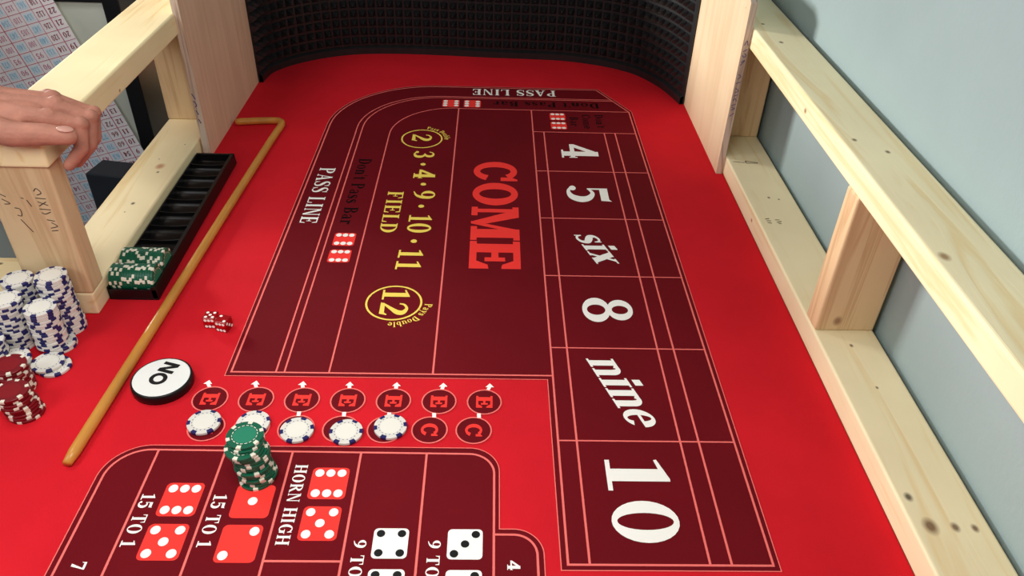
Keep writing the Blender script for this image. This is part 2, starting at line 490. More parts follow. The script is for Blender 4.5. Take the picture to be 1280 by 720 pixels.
# figures
G['0'] = (0.70, g_ring(0.35, 0.5, 0.32, 0.51, 0.19, 0.085))
G['1'] = (0.56, g_rect(0.20, 0, 0.39, 0.90) + g_rect(0.06, 0, 0.53, SE + .02) + g_poly((0.39, 1.0), (0.35, 1.0), (0.05, 0.84), (0.06, 0.79), (0.20, 0.84), (0.39, 0.84)))
G['2'] = (0.68, g_stroke([(0.10, 0.68), (0.15, 0.85), (0.32, 0.95), (0.50, 0.84), (0.50, 0.64), (0.32, 0.38), (0.09, 0.08)],
                         [0.05, 0.08, 0.11, 0.19, 0.2, 0.13, 0.06]) + g_poly((0.05, 0), (0.58, 0), (0.64, 0.27), (0.59, 0.27), (0.53, 0.17), (0.10, 0.15)))
G['3'] = (0.66, g_stroke([(0.09, 0.74), (0.16, 0.90), (0.31, 0.96), (0.46, 0.86), (0.46, 0.68), (0.36, 0.57), (0.24, 0.53)], [0.05, 0.07, 0.1, 0.16, 0.17, 0.11, 0.05]) +
          g_stroke([(0.24, 0.55), (0.42, 0.50), (0.52, 0.34), (0.48, 0.13), (0.28, 0.03), (0.10, 0.12)], [0.05, 0.12, 0.19, 0.18, 0.09, 0.08]) + g_disc(0.11, 0.15, 0.085, 0.085))
G['4'] = (0.70, g_rect(0.38, 0, 0.59, 1.0) + g_rect(0.02, 0.24, 0.68, 0.36) + g_poly((0.02, 0.26), (0.02, 0.36), (0.42, 1.0), (0.58, 1.0), (0.50, 0.86), (0.16, 0.32)) +
          g_rect(0.30, 0, 0.68, SE) + g_rect(0.64, 0.2, 0.68, 0.42))
G['5'] = (0.66, g_poly((0.15, 1.0), (0.52, 1.0), (0.58, 1.06), (0.56, 0.80), (0.15, 0.80)) + g_rect(0.12, 0.50, 0.17, 1.0) +
          g_stroke([(0.13, 0.52), (0.30, 0.62), (0.47, 0.50), (0.51, 0.30), (0.42, 0.10), (0.24, 0.03), (0.10, 0.10)], [0.05, 0.10, 0.17, 0.2, 0.17, 0.09, 0.07]) + g_disc(0.12, 0.14, 0.085, 0.085))
_6 = g_ring(0.34, 0.31, 0.29, 0.32, 0.18, 0.06) + g_stroke([(0.14, 0.32), (0.17, 0.62), (0.32, 0.86), (0.57, 0.98)], [0.18, 0.17, 0.11, 0.04])
G['6'] = (0.68, _6)
G['9'] = (0.68, [[(0.68 - x, 1.0 - y) for x, y in p] for p in _6])
G['7'] = (0.64, g_poly((0.06, 1.0), (0.60, 1.0), (0.60, 0.93), (0.52, 0.84), (0.10, 0.84)) + g_rect(0.05, 0.68, 0.10, 1.0) + g_poly((0.60, 0.95), (0.48, 0.84), (0.18, 0.0), (0.38, 0.0)))
G['8'] = (0.68, g_ring(0.34, 0.75, 0.27, 0.26, 0.16, 0.095) + g_ring(0.34, 0.27, 0.32, 0.28, 0.185, 0.095))


MERGED = {}


def merge(polys):
    """union of overlapping flat polygons: no face lies on another"""
    pts, faces = [], []
    for p in polys:
        k = len(pts)
        if sum(p[i][0] * p[(i + 1) % len(p)][1] - p[(i + 1) % len(p)][0] * p[i][1] for i in range(len(p))) < 0:
            p = p[::-1]
        pts += [Vector((a * 1000, b_ * 1000)) for a, b_ in p]
        faces.append(list(range(k, k + len(p))))
    v, e, f, ov, oe, of = delaunay_2d_cdt(pts, [], faces, 0, 1e-4)
    return [(q.x / 1000, q.y / 1000) for q in v], [tuple(t) for t, o in zip(f, of) if o]


def lettering(s, gap=0.06):
    """polygons of a word in its own frame, and its width"""
    x, out = 0.0, []
    for i, ch in enumerate(s):
        w, ps = G[ch]
        if ch not in MERGED:
            v2, f2 = merge(ps) if ps else ([], [])
            MERGED[ch] = [[v2[i] for i in t] for t in f2]
        for p in MERGED[ch]:
            out.append([(x + a, b_) for a, b_ in p])
        x += w + (gap if i < len(s) - 1 else 0)
    return out, x


def plain(polys):
    v, f = [], []
    for p in polys:
        f.append(tuple(range(len(v), len(v) + len(p))))
        v += list(p)
    return v, f


def flat(name, polys, z, mat, parent, fn=None, union=True):
    """polygons laid flat at height z and merged into one sheet; fn maps (u, v) to table (x, y)"""
    v2, f2 = (merge if union else plain)([[fn(*u) if fn else u for u in p] for p in polys])
    vs_ = [(a, b_, z) for a, b_ in v2]
    fs = f2
    # all faces look up
    out = []
    for f in fs:
        a = sum(vs_[f[i]][0] * vs_[f[(i + 1) % len(f)]][1] - vs_[f[(i + 1) % len(f)]][0] * vs_[f[i]][1] for i in range(len(f)))
        out.append(f if a > 0 else f[::-1])
    return mesh(name, vs_, out, mat, parent)


def word(s, origin, d, up, h, length, z, mat, parent, name='printed_word', gap=0.06):
    ps, w = lettering(s, gap)
    sx = length / w
    return flat(name, ps, z, mat, parent, lambda u, v: (origin[0] + d[0] * u * sx + up[0] * v * h, origin[1] + d[1] * u * sx + up[1] * v * h), False)


def fill(name, outline, z, mat, parent):
    pts = [Vector((x, y, z)) for x, y in outline]
    tris = tessellate_polygon([pts])
    return flat(name, [[(pts[i].x, pts[i].y) for i in t] for t in tris], z, mat, parent, None, False)


def arc(cx, cy, r, a0, a1, n=14):
    return [(cx + r * math.cos(math.radians(a0 + (a1 - a0) * i / n)), cy + r * math.sin(math.radians(a0 + (a1 - a0) * i / n))) for i in range(n + 1)]


# ================================================================== THE SETTING
FLOOR_Z = -0.68
tag(box('floor', (-4.5, -3.0, FLOOR_Z - 0.05), (0.418, 4.0, FLOOR_Z), 'carpet', None, 0), kind='structure')
tag(box('wall_right', (0.418, -3.0, FLOOR_Z - 0.05), (0.52, 4.0, 2.0), 'wall', None, 0), kind='structure')

# ================================================================== THE TABLE
table = empty('craps_table', (-0.13, 0.5, -0.05))
tag(table, 'homemade craps table with red felt layout, bare lumber rails and black rubber end', 'table')
box('base_board', (-0.70, -0.50, -0.05), (0.412, 1.46, -0.0032), 'plywood', table, 0.001)
felt = box('felt_layout', (-0.70, -0.50, -0.003), (0.334, 1.46, 0.0), 'felt', table, 0)
for sx_, sy_ in ((-0.66, -0.44), (0.36, -0.44), (-0.66, 1.40), (0.36, 1.40)):
    box('leg', (sx_ - 0.035, sy_ - 0.035, FLOOR_Z), (sx_ + 0.035, sy_ + 0.035, -0.05), 'pine_post', table, 0.003)

lr = box('lower_rail', (0.3335, -0.50, 0.0), (0.4115, 1.46, 0.034), 'pine_lr', table, 0.003, 3)
ur = box('upper_rail', (0.3335, -0.50, 0.227), (0.408, 1.46, 0.260), 'pine_ur', table, 0.0035, 3)
box('post', (0.3345, 0.3185, 0.034), (0.4105, 0.352, 0.227), 'pine_post', table, 0.003, 3)
box('post', (0.3345, 0.878, 0.034), (0.4105, 0.912, 0.227), 'pine_post', table, 0.003, 3)
ll = box('lower_rail', (-0.672, 0.372, 0.0), (-0.593, 1.46, 0.034), 'pine_ll', table, 0.003, 3)
ul = box('upper_rail', (-0.671, 0.367, 0.218), (-0.587, 1.46, 0.252), 'pine_ul', table, 0.0035, 3)
lp = box('post', (-0.672, 0.372, 0.034), (-0.592, 0.406, 0.218), 'pine_post_left', table, 0.003, 3)
box('post', (-0.672, 0.900, 0.034), (-0.592, 0.934, 0.218), 'pine_post_left', table, 0.003, 3)
box('side_board', (-0.80, 0.372, 0.0), (-0.672, 0.452, 0.034), 'pine_end', table, 0.003, 3)


def panel(x0, x1, y0, y1, top, inner, mat):
    """thin plywood side panel with a cut-back top front corner"""
    out = [(y0, 0.0), (y0, top), (y0 + 0.02, top + 0.012), (y1, top + 0.012), (y1, 0.0)]
    n = len(out)
    vs_ = [(x0, a, b_) for a, b_ in out] + [(x1, a, b_) for a, b_ in out]
    fs = [tuple(range(n))[::-1], tuple(range(n, 2 * n))] + [(i, (i + 1) % n, n + (i + 1) % n, n + i) for i in range(n)]
    return mesh('side_panel', vs_, fs, None, table, False, [mat, 'plywood_edge'], [0, 0] + [1] * n)


pr = panel(0.3218, 0.3330, 0.797, 1.15, 0.299, 0, 'panel')
pl = panel(-0.5895, -0.5775, 0.822, 1.22, 0.290, 0, 'panel_left')

# ---- rubber pyramid mat bent round the far end
mat_pts = [(-0.5745, 1.165), (-0.568, 1.215), (-0.548, 1.253), (-0.514, 1.288), (-0.456, 1.327), (-0.389, 1.351), (-0.30, 1.360), (-0.20, 1.357), (-0.10, 1.350),
           (0.0, 1.346), (0.077, 1.341), (0.14, 1.325), (0.186, 1.306), (0.225, 1.281), (0.2525, 1.255), (0.288, 1.196), (0.308, 1.14), (0.3185, 1.10)]
cur = smooth_path([(x, y, 0) for x, y in mat_pts], 10)
# even steps along the curve
acc = [0.0]
for a, b_ in zip(cur, cur[1:]):
    acc.append(acc[-1] + (b_ - a).length)
TOT = acc[-1]


def along(s):
    s = min(max(s, 0), TOT)
    for i in range(len(cur) - 1):
        if acc[i + 1] >= s:
            t = (s - acc[i]) / max(1e-9, acc[i + 1] - acc[i])
            p = cur[i].lerp(cur[i + 1], t)
            d = (cur[i + 1] - cur[i]).normalized()
            return p, d
    return cur[-1], (cur[-1] - cur[-2]).normalized()


MAT_H = 0.235
nseg = 110
vs_, fs = [], []
for i in range(nseg + 1):
    p, d = along(TOT * i / nseg)
    nrm = Vector((d.y, -d.x, 0))          # towards the table
    for off, z in ((0.0, 0.0), (0.0, MAT_H), (-0.010, MAT_H), (-0.010, 0.0)):
        q = p + nrm * off
        vs_.append((q.x, q.y, z))
for i in range(nseg):
    for k in range(4):
        k2 = (k + 1) % 4
        fs.append((4 * i + k, 4 * i + k2, 4 * i + 4 + k2, 4 * i + 4 + k))
fs.append((0, 3, 2, 1)); fs.append((4 * nseg, 4 * nseg + 1, 4 * nseg + 2, 4 * nseg + 3))
rub = mesh('rubber_mat', vs_, fs, 'rubber', table)
tag(rub, 'black pyramid rubber mat bent round the far end of the table')
vs_, fs = [], []
for i in range(nseg + 1):
    p, d = along(TOT * i / nseg)
    nrm = Vector((d.y, -d.x, 0))
    for off, z in ((0.0, 0.0), (0.007, 0.0), (0.007, 0.014), (0.0, 0.018)):
        q = p + nrm * off
        vs_.append((q.x, q.y, z))
for i in range(nseg):
    for k in range(4):
        k2 = (k + 1) % 4
        fs.append((4 * i + k, 4 * i + k2, 4 * i + 4 + k2, 4 * i + 4 + k))
mesh('smooth_border', vs_, fs, 'rubber', rub)
PITCH = 0.0205
stud_me = bpy.data.meshes.new('stud')
hs = PITCH * 0.39
tp = 0.0014
stud_me.from_pydata([(-hs, 0, -hs), (hs, 0, -hs), (hs, 0, hs), (-hs, 0, hs), (-tp, -0.0125, -tp), (tp, -0.0125, -tp), (tp, -0.0125, tp), (-tp, -0.0125, tp)], [],
                    [(0, 1, 5, 4), (1, 2, 6, 5), (2, 3, 7, 6), (3, 0, 4, 7), (4, 5, 6, 7)])
stud_me.materials.append(M['rubber'])
ncol = int(TOT / PITCH)
nrow = int((MAT_H - 0.02) / PITCH)
sv, sf = [], []
count = 0
for c in range(ncol - 1, -1, -1):
    p, d = along((c + 0.5) * PITCH)
    for r in range(nrow):
        z = 0.020 + (r + 0.5) * PITCH
        mw = Matrix(((d.x, -d.y, 0, p.x), (d.y, d.x, 0, p.y), (0, 0, 1, z), (0, 0, 0, 1)))
        if count < 300 and r < 6:
            o = bpy.data.objects.new('rubber_stud', stud_me)
            COL.objects.link(o)
            o.parent = rub
            o.matrix_basis = mw
            count += 1
        else:
            k = len(sv)
            sv += [mw @ v.co for v in stud_me.vertices]
            sf += [tuple(i + k for i in f.vertices) for f in stud_me.polygons]
tag(mesh('rubber_studs', sv, sf, 'rubber', rub), kind='stuff')

# ------------------------------------------------------------------ printed layout (sub-parts of the felt)
D = 0.1586
Z1, Z2, Z3, Z4 = 0.00025, 0.0005, 0.00075, 0.001
DN, RT = (0, -1), (1, 0)
outer = [(-0.398, 0.2575), (-0.398, 0.965)] + arc(-0.195, 0.965, 0.203, 180, 90)[1:] + [(0.147, 1.168), (0.2055, 1.054), (0.2055, -0.0062), (-0.0068, -0.0062), (-0.0068, 0.2575)]
fill('printed_field', outer, Z1, 'maroon', felt)
LW, TW = 0.0024, 0.0011
LINES = [0]          # each line lies a hair above the one before it


def line(pts, w=LW, z=Z2, mat='pink', name='printed_line', closed=False):
    P = [Vector((a, b_)) for a, b_ in pts]
    n = len(P)
    ed = []
    for i in range(n):
        t0 = (P[i] - P[i - 1]).normalized() if (closed or i > 0) else (P[1] - P[0]).normalized()
        t1 = (P[(i + 1) % n] - P[i]).normalized() if (closed or i < n - 1) else t0
        t = (t0 + t1).normalized()
        q = Vector((-t.y, t.x)) * (w / 2 / max(0.4, t.dot(t1)))
        ed.append((P[i] + q, P[i] - q))
    polys = []
    for i in range(n if closed else n - 1):
        a, b_ = ed[i], ed[(i + 1) % n]
        polys.append([tuple(a[0]), tuple(b_[0]), tuple(b_[1]), tuple(a[1])])
    LINES[0] += 1
    return flat(name, polys, z + LINES[0] * 6e-6, mat, felt, None, False)


line(outer, TW, closed=True)
inner = [(-0.392, 0.2645), (-0.392, 0.965)] + arc(-0.195, 0.965, 0.197, 180, 90)[1:] + [(0.1435, 1.162), (0.1995, 1.052), (0.1995, 0.0), (0.0, 0.0), (0.0, 0.2645)]
line(inner, LW, closed=True)
line([(-0.3383, 0.2645), (-0.3383, 0.957)] + arc(-0.184, 0.957, 0.1543, 180, 90)[1:] + [(0.168, 1.1115)], LW * 0.9)
line([(-0.328, 0.2645), (-0.328, 0.957)] + arc(-0.180, 0.957, 0.148, 180, 90)[1:] + [(0.171, 1.105)], LW * 0.9)
line([(-0.274, 0.2645), (-0.274, 0.93)] + arc(-0.15, 0.93, 0.124, 180, 90)[1:] + [(-0.1474, 1.052), (0.1995, 1.052)], LW * 0.9)
line([(-0.1474, 0.2645), (-0.1474, 1.052)])
line([(0.0, 0.2645), (0.0, 1.052)])
for i in range(1, 7):
    line([(0.0, D * i), (0.1995, D * i)], LW * 0.85)
for x in (0.021, 0.138, 0.159):
    line([(x, 0.0), (x, 6 * D)])


def die_print(x0, x1, y0, y1, pips, col='red_print', pip='white_print', pr_=0.122):
    w, h = x1 - x0, y1 - y0
    r = 0.13 * min(w, h)
    o = arc(x1 - r, y1 - r, r, 0, 90, 5) + arc(x0 + r, y1 - r, r, 90, 180, 5) + arc(x0 + r, y0 + r, r, 180, 270, 5) + arc(x1 - r, y0 + r, r, 270, 360, 5)
    vs_, fs, fm = [], [], []
    vs_ += [(a, b_, Z2) for a, b_ in o]
    fs.append(tuple(range(len(o)))); fm.append(0)
    for (px, py) in pips:
        k = len(vs_)
        for t in range(16):
            vs_.append((x0 + w * px + w * pr_ * math.cos(t * PI / 8), y0 + h * py + h * pr_ * math.sin(t * PI / 8), Z3))
        fs.append(tuple(range(k, k + 16))); fm.append(1)
    return mesh('printed_die', vs_, fs, None, felt, False, [col, pip], fm)


SIX = [(x, y) for x in (0.2, 0.5, 0.8) for y in (0.18, 0.82)]
SIXV = [(y, x) for x, y in SIX]
FIVE = [(0.2, 0.18), (0.8, 0.18), (0.5, 0.5), (0.2, 0.82), (0.8, 0.82)]
FOUR = [(0.2, 0.18), (0.8, 0.18), (0.2, 0.82), (0.8, 0.82)]
THREE = [(0.2, 0.18), (0.5, 0.5), (0.8, 0.82)]
TWO = [(0.2, 0.18), (0.8, 0.82)]
ONE = [(0.5, 0.5)]

# pass line, don't pass bar, field, come
word('PASS LINE', (-0.379, 0.789), DN, RT, 0.027, 0.184, Z2, 'white_print', felt)
word("Don't Pass Bar", (-0.316, 0.826), DN, RT, 0.0225, 0.222, Z2, 'black_print', felt)
die_print(-0.318, -0.2855, 0.544, 0.5795, SIX, pr_=0.13)
die_print(-0.318, -0.2855, 0.500, 0.5335, SIX, pr_=0.13)
word('FIELD', (-0.2515, 0.711), DN, RT, 0.026, 0.129, Z2, 'yellow_print', felt)
word('2', (-0.2295, 0.932), DN, RT, 0.037, 0.033, Z2, 'yellow_print', felt, 'printed_number')
word('3', (-0.2205, 0.861), DN, RT, 0.037, 0.029, Z2, 'yellow_print', felt, 'printed_number')
word('4', (-0.2145, 0.790), DN, RT, 0.0375, 0.033, Z2, 'yellow_print', felt, 'printed_number')
word('9', (-0.2095, 0.717), DN, RT, 0.0365, 0.031, Z2, 'yellow_print', felt, 'printed_number')
word('10', (-0.2095, 0.638), DN, RT, 0.037, 0.055, Z2, 'yellow_print', felt, 'printed_number')
word('11', (-0.2155, 0.538), (-0.03, -1), RT, 0.037, 0.054, Z2, 'yellow_print', felt, 'printed_number', 0.12)
word('12', (-0.2275, 0.438), DN, RT, 0.038, 0.061, Z2, 'yellow_print', felt, 'printed_number')
for dx_, dy_ in ((-0.201, 0.809), (-0.195, 0.737), (-0.193, 0.664), (-0.196, 0.560)):
    flat('printed_dot', g_disc(dx_, dy_, 0.0048, 0.0048), Z2, 'yellow_print', felt)
for cx_, cy_ in ((-0.211, 0.911), (-0.210, 0.4065)):
    flat('printed_ring', g_ring(cx_, cy_, 0.0388, 0.0388, 0.0028, 0.0028, n=48), Z2, 'yellow_print', felt)


def arc_word(s, c, r, a0, a1, h, mat):
    """clockwise lettering round a circle, feet towards the centre"""
    ps, w = lettering(s, 0.08)

    def fn(u, v):
        a = math.radians(a0 + (a1 - a0) * u / w)
        return (c[0] + (r + v * h) * math.cos(a), c[1] + (r + v * h) * math.sin(a))
    flat('printed_word', ps, Z2, mat, felt, fn, False)


arc_word('Pays Double', (-0.211, 0.911), 0.0425, 82, -2, 0.0105, 'yellow_print')
arc_word('Pays Double', (-0.210, 0.4065), 0.0425, -2, -94, 0.0105, 'yellow_print')

# COME in heavy slab capitals
SB = 0.24
slab = {}
slab['C'] = g_ring(0.5, 0.5, 0.5, 0.5, 0.28, 0.15, 40, 334, 40) + g_poly((0.80, 0.62), (0.98, 0.62), (0.98, 1.0), (0.90, 1.0), (0.80, 0.86))
slab['O'] = g_ring(0.5, 0.5, 0.5, 0.5, 0.29, 0.15, 0, 360, 44)
slab['M'] = g_rect(0.06, 0, 0.17, 1) + g_rect(0.0, 0, 0.27, 0.13) + g_rect(0.68, 0, 0.93, 1) + g_rect(0.6, 0, 1.0, 0.13) + g_rect(0.0, 0.87, 0.3, 1) + g_rect(0.7, 0.87, 1.0, 1) + \
    g_poly((0.06, 1), (0.32, 1), (0.52, 0.32), (0.46, 0.0)) + g_poly((0.70, 1), (0.80, 1), (0.52, 0.0), (0.44, 0.0))
slab['E'] = g_rect(0.10, 0, 0.42, 1) + g_rect(0, 0, 0.9, 0.14) + g_rect(0, 0.86, 0.9, 1) + g_rect(0.3, 0.43, 0.62, 0.57) + g_rect(0.60, 0.30, 0.74, 0.70) + \
    g_poly((0.72, 0), (1.0, 0), (1.0, 0.38), (0.86, 0.36), (0.72, 0.14)) + g_poly((0.72, 1), (1.0, 1), (1.0, 0.62), (0.86, 0.64), (0.72, 0.86))
for ch, ya, yb in (('C', 0.8235, 0.752), ('O', 0.7465, 0.671), ('M', 0.6655, 0.5665), ('E', 0.5635, 0.4905)):
    flat('printed_letter', slab[ch], Z2, 'red_print', felt, lambda u, v: (-0.1105 + 0.0765 * v, ya + (yb - ya) * u))

# far edge lettering, upside down to the camera
UPD, LF = (0, -1), (-1, 0)
word('PASS LINE', (0.055, 1.1545), LF, UPD, 0.031, 0.178, Z2, 'white_print', felt)
word("Don't Pass Bar", (0.142, 1.093), LF, UPD, 0.025, 0.220, Z2, 'black_print', felt)
die_print(-0.182, -0.147, 1.059, 1.0945, SIXV, pr_=0.13)
die_print(-0.138, -0.103, 1.059, 1.0945, SIXV, pr_=0.13)
die_print(0.036, 0.0675, 1.006, 1.0395, SIX, pr_=0.13)
die_print(0.036, 0.0675, 0.965, 0.998, SIX, pr_=0.13)
word("Don't", (0.127, 1.037), DN, RT, 0.0165, 0.062, Z2, 'black_print', felt)
word('Come', (0.101, 1.036), DN, RT, 0.0165, 0.066, Z2, 'black_print', felt)
word('Bar', (0.076, 1.023), DN, RT, 0.0165, 0.043, Z2, 'black_print', felt)

# box numbers
word('4', (0.0495, 0.9025), DN, RT, 0.068, 0.058, Z2, 'white_print', felt, 'printed_number')
word('5', (0.050, 0.7455), DN, RT, 0.069, 0.063, Z2, 'white_print', felt, 'printed_number')
word('8', (0.0485, 0.426), DN, RT, 0.068, 0.057, Z2, 'white_print', felt, 'printed_number')
word('1', (0.049, 0.1365), DN, RT, 0.068, 0.050, Z2, 'white_print', felt, 'printed_number')
word('0', (0.0485, 0.0785), DN, RT, 0.068, 0.056, Z2, 'white_print', felt, 'printed_number')
word('six', (0.050, 0.588), (0.36, -1), RT, 0.052, 0.080, Z2, 'white_print', felt, 'printed_number', 0.0)
word('nine', (0.043, 0.298), (0.355, -1), RT, 0.052, 0.118, Z2, 'white_print', felt, 'printed_number', 0.0)

# the E and C circles with their arrows
RC = 0.0207
for i in range(7):
    ex, cx_, ax = -0.404 + 0.0534 * i, -0.395 + 0.0500 * i, -0.414 + 0.0561 * i
    for (x, y, ch) in ((ex, 0.2178, 'E'), (cx_, 0.1725, 'C')):
        o = g_disc(x, y, RC, RC, 36)
        flat('printed_circle', o, Z2, 'maroon', felt)
        flat('printed_ring', g_ring(x, y, RC, RC, 0.0017, 0.0017, n=40), Z3, 'pink', felt)
        ps = slab[ch]
        s = 0.0195
        flat('printed_letter', ps, Z3, 'red_print', felt, lambda u, v: (x + (v - 0.5) * s, y - (u - 0.5) * s))
    ty, by = 0.2485, 0.2375
    bx = ex + (ax - ex) * 0.62
    flat('printed_arrow', [[(bx - 0.0022, by), (bx + 0.0022, by), (ax + 0.0022, ty - 0.005), (ax - 0.0022, ty - 0.005)],
                           [(ax - 0.0052, ty - 0.0056), (ax + 0.0052, ty - 0.0056), (ax, ty + 0.001)]], Z2, 'white_print', felt)
    mx_ = (ex + cx_) / 2
    flat('printed_arrow', [[(mx_ - 0.0022, 0.1915), (mx_ + 0.0022, 0.1915), (mx_ + 0.0018, 0.1985), (mx_ - 0.0026, 0.1985)]], Z4, 'white_print', felt)

# proposition box
pout = [(-0.488, -0.20), (-0.488, 0.101)] + arc(-0.443, 0.101, 0.045, 180, 90)[1:] + [(-0.096, 0.1435 + 0.0025)] + \
    arc(-0.099, 0.113, 0.033, 90, 0)[1:] + [(-0.066, 0.040)] + arc(-0.052, 0.0105, 0.0295, 90, 0)[0:] + [(-0.0225, -0.20)]
fill('printed_field', pout, Z1, 'maroon', felt)
line(pout, TW, closed=True)
pinn = [(-0.4815, -0.194), (-0.4815, 0.101)] + arc(-0.443, 0.101, 0.0385, 180, 90)[1:] + arc(-0.099, 0.110, 0.0275, 90, 0) + [(-0.0715, -0.194)]
line(pinn, LW, closed=True)
line([(-0.0715, 0.0335)] + arc(-0.052, 0.0105, 0.023, 90, 0) + [(-0.029, -0.194)])
for x in (-0.436, -0.364, -0.2913, -0.217, -0.1455):
    line([(x, -0.194), (x, 0.1385)])
line([(-0.2913, 0.002), (-0.217, 0.002)])
die_print(-0.411, -0.372, 0.0525, 0.0945, SIX)
die_print(-0.412, -0.372, 0.002, 0.0435, FIVE)
die_print(-0.338, -0.2985, 0.051, 0.0925, ONE)
die_print(-0.339, -0.2995, 0.000, 0.043, TWO)
die_print(-0.2645, -0.2255, 0.075, 0.1165, SIX)
die_print(-0.2645, -0.226, 0.025, 0.066, FIVE)
for yy in (0.0, -0.046):
    die_print(-0.190, -0.1555, 0.0055 + yy, 0.040 + yy, FOUR, 'white_print', 'ink')
    die_print(-0.117, -0.0825, 0.0050 + yy, 0.0395 + yy, THREE, 'white_print', 'ink')
word('15 TO 1', (-0.432, 0.0805), DN, RT, 0.0142, 0.064, Z2, 'white_print', felt)
word('15 TO 1', (-0.359, 0.0805), DN, RT, 0.0138, 0.064, Z2, 'white_print', felt)
word('HORN HIGH', (-0.2842, 0.1205), DN, RT, 0.0132, 0.101, Z2, 'white_print', felt)
word('9 TO 1', (-0.2085, 0.027), DN, RT, 0.0125, 0.058, Z2, 'white_print', felt)
word('9 TO 1', (-0.136, 0.027), DN, RT, 0.0125, 0.058, Z2, 'white_print', felt)
word('7', (-0.4685, 0.0008), DN, RT, 0.0135, 0.0095, Z2, 'white_print', felt, 'printed_number')
word('4', (-0.0585, 0.0045), DN, RT, 0.0125, 0.011, Z2, 'white_print', felt, 'printed_number')


# ------------------------------------------------------------------ pencilled marks on the lumber (sub-parts)
def scribble(name, parent, mat, origin, ax_u, ax_v, strokes, w):
    """thin written strokes on a flat face; ax_u, ax_v span the face"""
    polys = []
    for s in strokes:
        polys += g_stroke(s, w, len(s) > 2, 4)
    o, u, v = Vector(origin), Vector(ax_u), Vector(ax_v)
    v2, fs = merge(polys)
    vs_ = [o + u * a + v * b_ for a, b_ in v2]
    return mesh(name, vs_, fs, mat, parent)


# left post front face: figures running down the face
scribble('pencil_marks', lp, 'pencil', (-0.672, 0.3717, 0.034), (1, 0, 0), (0, 0, 1), [
    [(0.054, 0.151), (0.058, 0.155), (0.062, 0.149), (0.056, 0.146)], [(0.053, 0.142), (0.065, 0.141)], [(0.054, 0.137), (0.065, 0.132)], [(0.064, 0.137), (0.054, 0.131)],
    [(0.053, 0.127), (0.066, 0.126)], [(0.054, 0.122), (0.058, 0.120), (0.065, 0.123)], [(0.057, 0.112), (0.066, 0.110)], [(0.061, 0.108), (0.067, 0.103), (0.058, 0.100)],
    [(0.066, 0.097), (0.058, 0.096)], [(0.024, 0.128), (0.030, 0.126), (0.029, 0.117), (0.024, 0.118)], [(0.026, 0.112), (0.035, 0.094)],
    [(0.036, 0.142), (0.039, 0.141)], [(0.042, 0.139), (0.045, 0.130)], [(0.009, 0.170), (0.015, 0.168)], [(0.008, 0.160), (0.015, 0.155), (0.010, 0.152)],
    [(0.011, 0.148), (0.019, 0.143)], [(0.013, 0.140), (0.021, 0.134), (0.014, 0.133)]], 0.0011)
scribble('ink_marks', pr, 'purple_ink', (0.3218, 0.7967, 0.0), (1, 0, 0), (0, 0, 1), [
    [(0.003, 0.232), (0.006, 0.240), (0.009, 0.232)], [(0.003, 0.222), (0.009, 0.226)], [(0.003, 0.216), (0.006, 0.213), (0.009, 0.216), (0.006, 0.219)],
    [(0.003, 0.204), (0.009, 0.208), (0.003, 0.199)], [(0.003, 0.176), (0.008, 0.180), (0.003, 0.184)], [(0.002, 0.168), (0.009, 0.171)], [(0.003, 0.160), (0.009, 0.156), (0.004, 0.152)],
    [(0.003, 0.146), (0.009, 0.149)], [(0.003, 0.138), (0.006, 0.142), (0.009, 0.137)], [(0.002, 0.129), (0.009, 0.132)], [(0.003, 0.121), (0.009, 0.124), (0.003, 0.126)], [(0.003, 0.110), (0.009, 0.116)]], 0.0013)
scribble('ink_marks', pl, 'purple_ink', (-0.5895, 0.8217, 0.0), (1, 0, 0), (0, 0, 1), [
    [(0.002, 0.118), (0.006, 0.108)], [(0.002, 0.105), (0.006, 0.098), (0.003, 0.094)], [(0.003, 0.088), (0.006, 0.080)], [(0.004, 0.072), (0.007, 0.064)]], 0.002)
scribble('stamp', lr, 'pencil', (0.3335, 0.0, 0.0343), (1, 0, 0), (0, 1, 0), [
    [(0.012, 0.588), (0.019, 0.590)], [(0.013, 0.583), (0.020, 0.583)], [(0.013, 0.578), (0.019, 0.576)], [(0.027, 0.586), (0.034, 0.586)], [(0.028, 0.579), (0.036, 0.582)],
    [(0.029, 0.576), (0.034, 0.575)], [(0.008, 0.778), (0.028, 0.775)], [(0.030, 0.781), (0.048, 0.776)], [(0.030, 0.773), (0.050, 0.774)], [(0.030, 0.781), (0.030, 0.773)], [(0.049, 0.777), (0.05, 0.773)]], 0.0016)

# ================================================================== THINGS ON THE FELT
# ---- stick
path = smooth_path([(-0.5215, 0.1150, 0), (-0.5145, 0.26, 0), (-0.5065, 0.42, 0), (-0.4965, 0.64, 0), (-0.4855, 0.86, 0), (-0.4805, 0.935, 0)], 6)
path += [Vector(p + (0,)) for p in ((-0.4800, 0.948), (-0.4825, 0.957), (-0.489, 0.9625), (-0.499, 0.9635))] + smooth_path([(-0.51, 0.9625, 0), (-0.54, 0.959, 0), (-0.569, 0.954, 0)], 4)
rad = [0.0048] + [0.0064] * (len(path) - 2) + [0.005]
path = [path[0] + (path[0] - path[1]).normalized() * 0.0012] + path[1:]
v_, f_ = tube_mesh([(p.x, p.y, 0.0065) for p in path], rad, 16)
tag(mesh('stick', v_, f_, 'stick', None, True), 'long amber wooden stick with a hooked end lying on the felt', 'stick')

